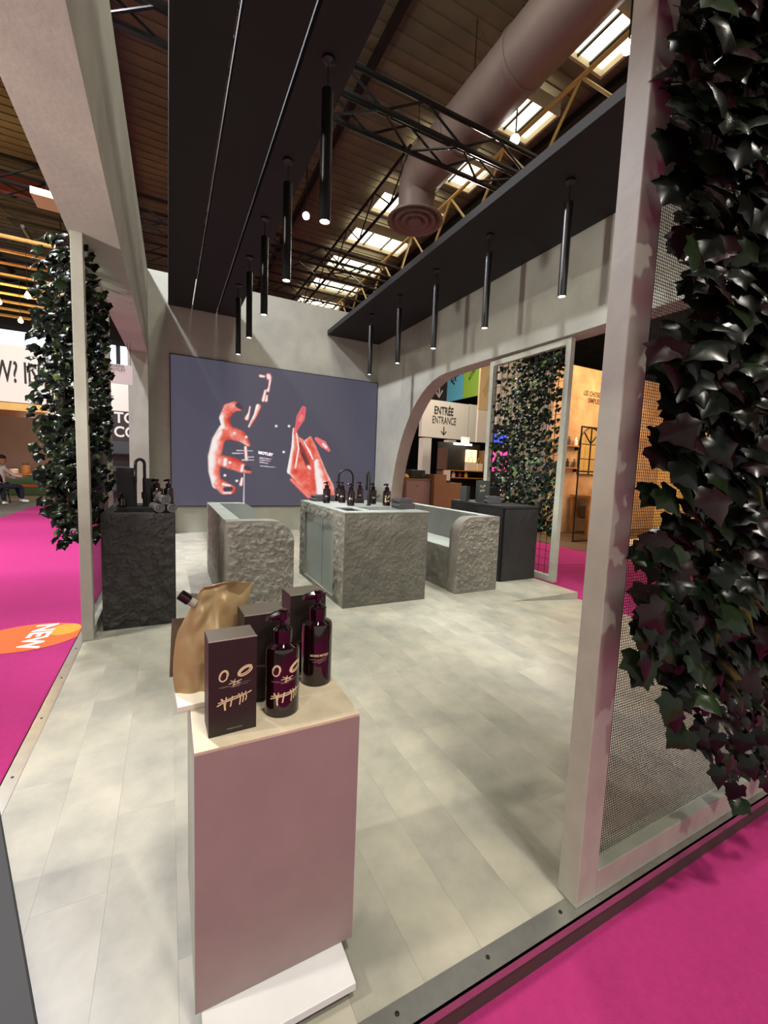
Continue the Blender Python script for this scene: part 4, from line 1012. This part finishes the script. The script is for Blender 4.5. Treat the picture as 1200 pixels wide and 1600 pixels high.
# ---- seated people
def person(label, loc, rz, shirt, trousers, pose, hair='hair_dark', shoe='shoe_white'):
    t = thing('person', label, 'person', loc, rz)
    def skin(name, joints, edges, m, root=0, parent=t):
        me = bpy.data.meshes.new(name); me.from_pydata([j[0] for j in joints], edges, []); me.update()
        o = bpy.data.objects.new(name, me); COL.objects.link(o); o.parent = parent
        md = o.modifiers.new('skin', 'SKIN'); md.use_smooth_shade = True
        for i, j in enumerate(joints):
            r = j[1]; me.skin_vertices[0].data[i].radius = r if isinstance(r, tuple) else (r, r); me.skin_vertices[0].data[i].use_root = (i == root)
        sb = o.modifiers.new('sub', 'SUBSURF'); sb.levels = 2; sb.render_levels = 2
        me.materials.append(M[m]); return o
    # local: facing -y, seat at z .46
    hl, hr = pose
    body = [((0, .05, .52), (.15, .13)), ((0, .04, .72), (.15, .11)), ((0, .0, .95), (.17, .11)), ((0, -.01, 1.06), (.10, .08)), ((0, -.03, 1.14), .055),
            ((-.19, 0, 1.02), .07), (((-.19 + hl[0]) / 2 - .05, hl[1] / 2, (1.02 + hl[2]) / 2 - .08), .048), (hl, .034),
            ((.19, 0, 1.02), .07), (((.19 + hr[0]) / 2 + .05, hr[1] / 2, (1.02 + hr[2]) / 2 - .08), .048), (hr, .034)]
    skin('torso', body, [(0, 1), (1, 2), (2, 3), (3, 4), (2, 5), (5, 6), (6, 7), (2, 8), (8, 9), (9, 10)], shirt)
    legs = [((0, .06, .5), (.17, .12)), ((-.1, .02, .5), .09), ((-.12, -.42, .5), .07), ((-.12, -.44, .12), .05), ((.1, .02, .5), .09), ((.13, -.4, .5), .07), ((.14, -.5, .12), .05)]
    skin('trousers', legs, [(0, 1), (1, 2), (2, 3), (0, 4), (4, 5), (5, 6)], trousers)
    for s, y in ((-.12, -.44), (.14, -.5)):
        skin('shoe', [((s, y + .03, .06), .045), ((s, y - .08, .045), .045), ((s, y - .17, .04), .035)], [(0, 1), (1, 2)], shoe)
    for h in (hl, hr):
        H = Vector(h); d = Vector((0, -1, -.1)).normalized(); js = [(H, .032), (H + d * .05, .036)]; es = [(0, 1)]
        for k, (dx, L) in enumerate([(-.03, .06), (-.01, .075), (.01, .07), (.03, .055)]):
            js += [(H + d * .07 + Vector((dx, 0, 0)), .01), (H + d * (.07 + L * .6) + Vector((dx, 0, -.006)), .0095), (H + d * (.07 + L) + Vector((dx, 0, -.024)), .008)]
            n = len(js); es += [(1, n - 3), (n - 3, n - 2), (n - 2, n - 1)]
        js += [(H + Vector((-.045, -.03, 0)), .011), (H + Vector((-.06, -.065, -.01)), .009)]; es += [(0, len(js) - 2), (len(js) - 2, len(js) - 1)]
        skin('hand', js, es, 'skin')
    hd = MB(); rings = [(.045, -.115, .0), (.062, -.09, -.015), (.072, -.04, -.008), (.078, .0, 0), (.078, .05, .004), (.062, .095, .006), (.03, .12, .006), (.004, .125, .006)]
    vs = []; n = 20
    for r, z, oy in rings:
        for k in range(n):
            a = 2 * PI * k / n; x, y = r * math.cos(a), r * 1.18 * math.sin(a) + oy
            if math.sin(a) < -.8: y += {-.04: -.012, .0: -.004}.get(z, 0) if abs(math.cos(a)) < .25 else 0
            vs.append((x, y - .04, 1.3 + z))
    fs = [(i * n + k, i * n + (k + 1) % n, (i + 1) * n + (k + 1) % n, (i + 1) * n + k) for i in range(len(rings) - 1) for k in range(n)]
    hd.add(vs, fs); hd.add([(-.012, -.13, 1.26), (.012, -.13, 1.26), (0, -.155, 1.265), (0, -.13, 1.31)], [(0, 1, 2), (0, 2, 3), (1, 3, 2), (0, 3, 1)])
    h = hd.build('head', 'skin', t, 'all')
    for s in (-1, 1):
        MB().lathe([(.001, -.022), (.012, -.012), (.014, .006), (.008, .02), (.001, .024)], 8, (s * .08, -.035, 1.295)).build('ear', 'skin', h, True)
        MB().lathe([(.001, -.007), (.007, 0), (.001, .007)], 8, (s * .03, -.128, 1.305)).build('eye', 'hair_dark', h, True)
    MB().box(-.025, -.132, 1.235, .025, -.12, 1.241).build('mouth', 'beam_red', h)
    vs = []; hr_ = [(.082, .02, .01), (.086, .06, .012), (.07, .105, .012), (.034, .132, .012), (.004, .137, .012)]
    for r, z, oy in hr_:
        for k in range(n):
            a = 2 * PI * k / n; y = r * 1.18 * math.sin(a) + oy; y = max(y, -.075) if z < .05 else y
            vs.append((r * math.cos(a), y - .04, 1.3 + z))
    MB().add(vs, [(i * n + k, i * n + (k + 1) % n, (i + 1) * n + (k + 1) % n, (i + 1) * n + k) for i in range(len(hr_) - 1) for k in range(n)]).build('hair', hair, h, 'all')
    return t
person('seated person in a white shirt reaching toward the table', (-4.38, 16.3, HF), 2.2, 'cloth_white', 'cloth_navy', ((-.35, -.38, .8), (.15, -.4, .72)))
person('seated person in dark navy clothes with white shoes at left edge', (-4.42, 15.3, HF), 2.9, 'cloth_navy', 'cloth_navy', ((-.12, -.4, .66), (.14, -.4, .66)))
def stool(label, loc):
    t = thing('stool', label, 'stool', loc, 0, 'stools of the seated people')
    MB().lathe([(.01, .41), (.19, .415), (.2, .43), (.19, .44), (.01, .44)], 20).build('seat', 'wood_dark', t, True)
    for a in range(4):
        c, s = math.cos(a * PI / 2 + .7), math.sin(a * PI / 2 + .7); bar_part('leg', (c * .13, s * .13, .42), (c * .19, s * .19, 0), .014, 'steel_dark', t)
stool('small stool under the person in the white shirt', (-4.38, 16.3, HF)); stool('small stool under the person in navy', (-4.42, 15.3, HF))

# ================================================================== RIGHT AISLE BACKGROUND
t = thing('storage_cabinet', 'mauve cabinet with a keyhole seen through the arch', 'cabinet', (4.8, 8.35, HF))
MB().box(0, 0, 0, .66, .5, 1.22).build('body', 'cabinet_mauve', t, bevel=.003); MB().box(.01, -.018, .06, .65, 0, 1.18).build('door', 'cabinet_mauve', t, bevel=.002)
MB().lathe([(.014, 0), (.014, .012), (.004, .014)], 12, (0, 0, 0)).build('lock', 'black_metal', t, loc=(.3, -.02, 1.08)).rotation_euler = (PI / 2, 0, 0)
MB().box(-.01, -.02, 1.22, .67, .51, 1.245).build('top_panel', 'cabinet_brown', t)
t = thing('sales_counter', 'brown counter with a stepped top right of the mauve cabinet', 'counter', (5.48, 8.2, HF))
MB().box(0, 0, 0, .78, .6, 1.17).build('body', 'cabinet_brown', t, bevel=.003); MB().box(0, .02, 1.17, .34, .6, 1.36).build('raised_shelf', 'cabinet_brown', t, bevel=.003)
t = thing('card_printer', 'black receipt printer standing on the mauve cabinet', 'printer', (5.2, 8.6, HF + 1.245))
MB().box(-.2, -.12, 0, .2, .15, .2).build('body', 'carton_black', t, bevel=.02); MB().box(-.18, -.125, .06, .1, -.12, .14).build('slot_panel', 'black_metal', t)
MB().box(.11, -.128, .04, .19, -.12, .12).build('button_panel', 'carton_slate', t)
o = MB().lathe([(.02, 0), (.08, .02), (.06, .06), (.01, .1)], 12).build('yellow_cloth', 'food_yellow', None, True); o.location = (4.92, 8.55, HF + 1.245); tag(o, 'crumpled yellow cloth on the mauve cabinet', 'cloth')
t = thing('card_terminal', 'white and black payment terminal on the brown counter', 'terminal', (6.0, 8.5, HF + 1.17))
MB().box(-.1, -.08, 0, .1, .08, .05).build('base', 'black_matte', t); MB().box(-.09, -.05, .05, .09, .0, .3).build('screen_back', 'white_sign', t); MB().box(-.02, -.02, .05, .02, .02, .06).build('stand', 'black_matte', t)
# entrance sign
t = thing('entrance_sign', 'white box sign reading ENTRÉE ENTRANCE with a down arrow', 'sign', (8.64, 14, 2.68))
MB().box(0, 0, 0, 2.2, .2, 1.42).build('sign_face', 'white_print', t); MB().box(2.22, .02, -.05, 2.78, .2, 1.44).build('side_panel', 'white_print', t)
text_on('lettering', 'ENTRÉE', .42, lambda u, v: (.98 + u, -.008, 1.03 + v), 'ink_dark', t, bold=.010, sx=.62)
text_on('lettering', 'ENTRANCE', .40, lambda u, v: (1.02 + u, -.008, .67 + v), 'ink_dark', t, bold=.002, sx=.55)
mb = MB(); 
for pts in ([(1.02, .45), (1.02, .14)], [(.9, .27), (1.02, .13), (1.14, .27)]): vs, fs = stroke(pts, .045); mb.add([(u, -.008, v) for u, v in vs], fs)
mb.build('down_arrow', 'ink_dark', t, normals=False)
for k, x in enumerate((.9, 2.15)): MB().box(x - .2, .95, -2.765, x + .2, 1.3, 0.05).build('support_column', 'white_print', t)
o = MB().box(10.2, 16, HF, 10.34, 16.1, 3.2).build('red_post', 'beam_red'); tag(o, 'dark red post behind the entrance sign columns', 'post')
def wall_banner(lab, ya, yb, m, za=4.72, zb=7.2):
    t = thing('hanging_banner', lab, 'banner', (12, (ya + yb) / 2, za), 0, 'banners over the entrance'); MB().box(0, -abs(yb - ya) / 2, 0, .06, abs(yb - ya) / 2, zb - za).build('banner_face', m, t); bar_part('hanger', (.03, 0, zb - za), (.03, 0, 9.5 - za), .02, 'steel_dark', t)
    return t
t = wall_banner('dark hanging banner with a white down arrow over the entrance', 18.55, 17.3, 'banner_dark')
mb = MB()
for pts in ([(0, 1.25), (0, .35)], [(-.28, .62), (0, .32), (.28, .62)]): vs, fs = stroke(pts, .1); mb.add([(-.008, -u, v) for u, v in vs], fs)
mb.build('down_arrow', 'white_print', t, normals=False)
def diag(cu, cv, ang): return lambda u, v: (-.008, -(cu + u * math.cos(ang) - v * math.sin(ang)), cv + u * math.sin(ang) + v * math.cos(ang))
t = wall_banner('light blue hanging banner with black diagonal lettering', 17.28, 16.05, 'banner_blue'); text_on('lettering', 'FAM', .55, diag(0.05, 1.15, .95), 'ink_dark', t, bold=.02, sx=.8)
t = wall_banner('lime green hanging banner with black diagonal lettering', 16.03, 14.8, 'banner_green'); text_on('lettering', 'ACCESSORI', .22, diag(.1, 1.1, .8), 'ink_dark', t, bold=.006, sx=.8); text_on('lettering', 'P', .55, diag(-.2, 1.45, .8), 'ink_dark', t, bold=.02)
t = thing('beige_banner', 'beige hanging banner with a faint bottle print above pale panels', 'banner', (9.7, 12, 2.45))
MB().box(0, 0, 1.13, .7, .08, 3.0).build('banner_face', 'banner_beige', t); bar_part('hanger', (.35, .04, 3.0), (.35, .04, 7.05), .02, 'steel_dark', t); MB().box(0, .01, 0, .7, .08, 1.12).build('lower_panel', 'white_print', t)
MB().add([(.12, -.004, 1.75), (.3, -.004, 1.55), (.5, -.004, 2.1), (.36, -.004, 2.35)], [(0, 1, 2, 3)]).build('printed_mark', 'banner_mark', t, normals=False)
o = MB().box(10.45, 11.9, HF, 14.5, 12.0, 5.4).build('partition_wall', 'white_print'); tag(o, 'tall cream partition wall behind the ivy in the arch', 'partition')
# shelf with gift bags
t = thing('shop_shelf', 'dark shelf unit with gift bags right of the entrance columns', 'shelf', (7.75, 11, HF))
for z in (.45, 1.25, 1.48): MB().box(0, 0, z, 1.7, .5, z + .03).build('shelf_board', 'wood_warm', t)
for x in (0, 1.66): MB().box(x, 0, 0, x + .04, .5, 2.2).build('upright', 'wood_dark', t)
MB().box(0, .5, 0, 1.7, .53, 2.4).build('back_panel', 'black_matte', t)
MB().box(.5, .3, 2.33, 1.2, .36, 2.39).build('light_bar', 'tube_light', t); MB().box(.9, .5, 2.40, 1.25, .52, 2.62).build('price_board', 'white_sign', t)
MB().box(1.1, .4, 1.8, 1.5, .49, 2.2).build('lightbox', 'lightbox', t)
def bag(lab, loc, w_, h):
    t = thing('gift_bag', lab, 'bag', loc, 0, 'gift bags on the shop shelf')
    MB().box(-w_ / 2, -.08, 0, w_ / 2, .08, h).build('bag_body', 'bag_white', t, bevel=.004)
    MB().tube([(-w_ * .25, 0, h), (-w_ * .2, 0, h + .14), (0, 0, h + .19), (w_ * .2, 0, h + .14), (w_ * .25, 0, h)], .012, 8).build('handle', 'wood_warm', t, True)
bag('larger cream gift bag on the upper shop shelf', (8.85, 11.2, HF + 1.51), .34, .27); bag('smaller cream gift bag beside the larger one', (9.2, 11.2, HF + 1.51), .22, .24)
for k, (x, mm, z) in enumerate([(7.95, 'cloth_navy', 1.28), (8.15, 'bag_white', 1.28), (8.4, 'food_red', 1.28), (8.65, 'food_yellow', 1.28)]):
    o = MB().lathe([(.06, 0), (.065, .1), (.04, .13), (.035, .17), (.002, .18)], 12).build('shelf_bottle', mm, None, True); o.location = (x, 11.15, HF + z); tag(o, ['navy', 'cream', 'reddish', 'yellow'][k] + ' small bottle on the middle shop shelf', 'bottle', 'bottles on the shop shelf')
t = thing('stand_screens', 'dark panel with blue and pink lit screens behind the arch ivy', 'screen', (7.8, 9, HF)); MB().box(0, 0, 0, .62, .1, 2.75).build('panel', 'black_matte', t)
MB().box(.06, -.01, 2.28, .5, 0, 2.5).build('blue_display', 'screen_blue', t); MB().box(.05, -.01, 1.5, .56, 0, 2.05).build('pink_display', 'screen_pink', t)
# warm shop
struct(MB().box(8.45, 7.6, HF, 13.2, 7.75, 4.12).build('wall_shop_back', 'stone_wall'))
ws = struct(MB().box(13.0, -1, HF, 13.2, 7.6, 3.9).build('wall_shop_side', 'wood_yellow'))
bm_ = MB().box(-.02, 0, 0, 0, .16, 3.85).mesh('batten', 'wood_yellow')
for k in range(38): inst(bm_, 'batten', ws, (13.0, -.9 + k * .22, HF))
mb_ = None
t = thing('wall_lettering', 'dark LES CHOSES SIMPLES lettering on the warm stone wall', 'lettering', (9.83, 7.595, 3.4))
text_on('lettering', 'LES CHOSES', .17, lambda u, v: (u, 0, v + .09), 'wood_dark', t, bold=.004, sx=.75); text_on('lettering', 'SIMPLES', .17, lambda u, v: (u + .08, 0, v - .08), 'wood_dark', t, bold=.004, sx=.8)
t = thing('arched_mirror', 'black framed arched mirror on the warm stone wall', 'mirror', (9.88, 7.59, 1.42))
def archp(w_, h): return [(-w_, 0), (w_, 0)] + [(w_ * math.cos(a), h - w_ + w_ * math.sin(a)) for a in [PI * i / 16 for i in range(17)]]
MB().prism(archp(.41, 1.2), 'y', -.02, 0).build('mirror_glass', 'mirror', t)
ap = archp(.42, 1.21); mb = MB()
for a, b in zip(ap, ap[1:] + ap[:1]): mb.tube([(a[0], -.025, a[1]), (b[0], -.025, b[1])], .014, 6)
mb.build('mirror_frame', 'black_metal', t)
for p, q in [((0, -.03, .01), (0, -.03, 1.2)), ((-.41, -.03, .4), (.41, -.03, .4)), ((-.41, -.03, .78), (.41, -.03, .78)), ((-.28, -.03, 1.08), (0, -.03, .8)), ((.28, -.03, 1.08), (0, -.03, .8))]: bar_part('glazing_bar', p, q, .01, 'black_metal', t)
for k, z in enumerate((1.55, 2.1)):
    t = thing('wall_shelf', ['lower', 'upper'][k] + ' wooden wall shelf left of the arched mirror', 'shelf', (9.0, 7.45, z), 0, 'wall shelves in the warm shop')
    MB().box(-.4, 0, 0, .4, .15, .03).build('board', 'wood_warm', t); MB().box(-.35, .05, -.08, -.32, .15, 0).build('bracket', 'black_metal', t); MB().box(.32, .05, -.08, .35, .15, 0).build('bracket', 'black_metal', t)
    for j, x in enumerate((-.25, .0, .25)):
        o = MB().lathe([(.045, 0), (.045, .14), (.02, .17), (.02, .22), (.001, .225)], 12).build('shelf_bottle', ['ceramic', 'ink_dark', 'wood_dark'][(j + k) % 3], None, True); o.location = (9.0 + x, 7.52, z + .03)
        tag(o, '%s bottle, %s on the %s wall shelf' % (['cream', 'black', 'brown'][(j + k) % 3], ['left', 'middle', 'right'][j], ['lower', 'upper'][k]), 'bottle', 'bottles on the wall shelves')
t = thing('wooden_table', 'warm wooden washstand table under the arched mirror', 'table', (9.2, 6.95, HF))
MB().box(0, 0, .92, 1.7, .6, .98).build('table_top', 'wood_warm', t, bevel=.004); MB().box(.1, .03, .36, 1.6, .57, .39).build('lower_shelf', 'wood_warm', t)
for x in (.04, 1.58): 
    for y in (.03, .5): MB().box(x, y, 0, x + .09, y + .08, .92).build('leg', 'wood_warm', t)
o = MB().lathe([(.12, 0), (.24, .03), (.27, .17), (.25, .17), (.2, .04), (.01, .03)], 24).build('wash_bowl', 'ceramic', None, True); o.location = (10.25, 7.25, HF + .98); tag(o, 'cream ceramic wash bowl on the wooden table', 'bowl')
o = MB().lathe([(.045, 0), (.05, .12), (.02, .16), (.02, .22), (.001, .225)], 14).build('soap_bottle', 'ceramic', None, True); o.location = (9.75, 7.2, HF + .98); tag(o, 'cream soap bottle on the wooden table', 'bottle')
for k, (x, h, mm) in enumerate([(9.45, .3, 'wood_dark'), (9.8, .34, 'bag_white'), (10.2, .28, 'wood_yellow')]):
    o = MB().lathe([(.1, 0), (.15, .02), (.17, h), (.15, h), (.12, .04), (.01, .03)], 18).build('basket', mm, None, True); o.location = (x, 7.2, HF + .39); tag(o, ['dark', 'cream', 'yellow'][k] + ' basket on the lower shelf of the wooden table', 'basket', 'baskets under the wooden table')
t = thing('glass_partition', 'thin black framed glass partition in front of the warm shop', 'partition', (7.9, 6.3, HF))
for p, q in [((0, 0, 0), (0, 0, 2.5)), ((1.0, .0, 0), (1.0, .0, 2.5)), ((0, 0, .02), (1, 0, .02)), ((0, 0, 2.5), (1, 0, 2.5)), ((0, 0, 1.55), (1, 0, 1.55))]: bar_part('frame_bar', p, q, .018, 'black_metal', t)
gm = bpy.data.materials.new('clear_glass'); gm.use_nodes = True; b = gm.node_tree.nodes['Principled BSDF']; b.inputs['Transmission Weight'].default_value = 1; b.inputs['Roughness'].default_value = .0; b.inputs['IOR'].default_value = 1.02; M['clear_glass'] = gm
MB().box(.02, -.003, .03, .98, .003, 2.49).build('pane', 'clear_glass', t)
o = MB().box(8.7, 5.4, HF, 10.2, 6.2, HF + .012).build('entry_mat', 'bag_white'); tag(o, 'pale mat on the warm shop floor', 'mat')
t = thing('potted_plant', 'small green plant against the warm slatted wall', 'plant', (11.4, 4.3, HF)); MB().lathe([(.14, 0), (.2, .4), (.17, .4), (.01, .38)], 18).build('pot', 'ceramic', t, True)
MB().lathe([(.02, .38), (.02, .7), (.004, .71)], 8).build('stem', 'vine_stem', t)
for k in range(26):
    a = k * 2.4; r = .12 + .2 * (k % 5) / 5; inst(LEAF['leaf_light'], 'leaf', t, (r * .5 * math.cos(a), r * .5 * math.sin(a), .6 + .022 * k), (random.uniform(.3, 1.2), 0, a), (.22, .22, .22))
area_light('shop_light', (9.8, 5.6, 4.3), 1.6, 150, (1, .64, .34), (10.0, 7.6, 1.6))
area_light('shop_light', (10.5, 3.5, 4.4), 1.6, 120, (1, .66, .36), (12.5, 3.0, 1.0))
d = bpy.data.lights.new('shelf_light', 'POINT'); d.energy = 22; d.color = (1, .8, .55); d.shadow_soft_size = .2
o = bpy.data.objects.new('shelf_light', d); COL.objects.link(o); o.location = (8.6, 10.5, 2.6)
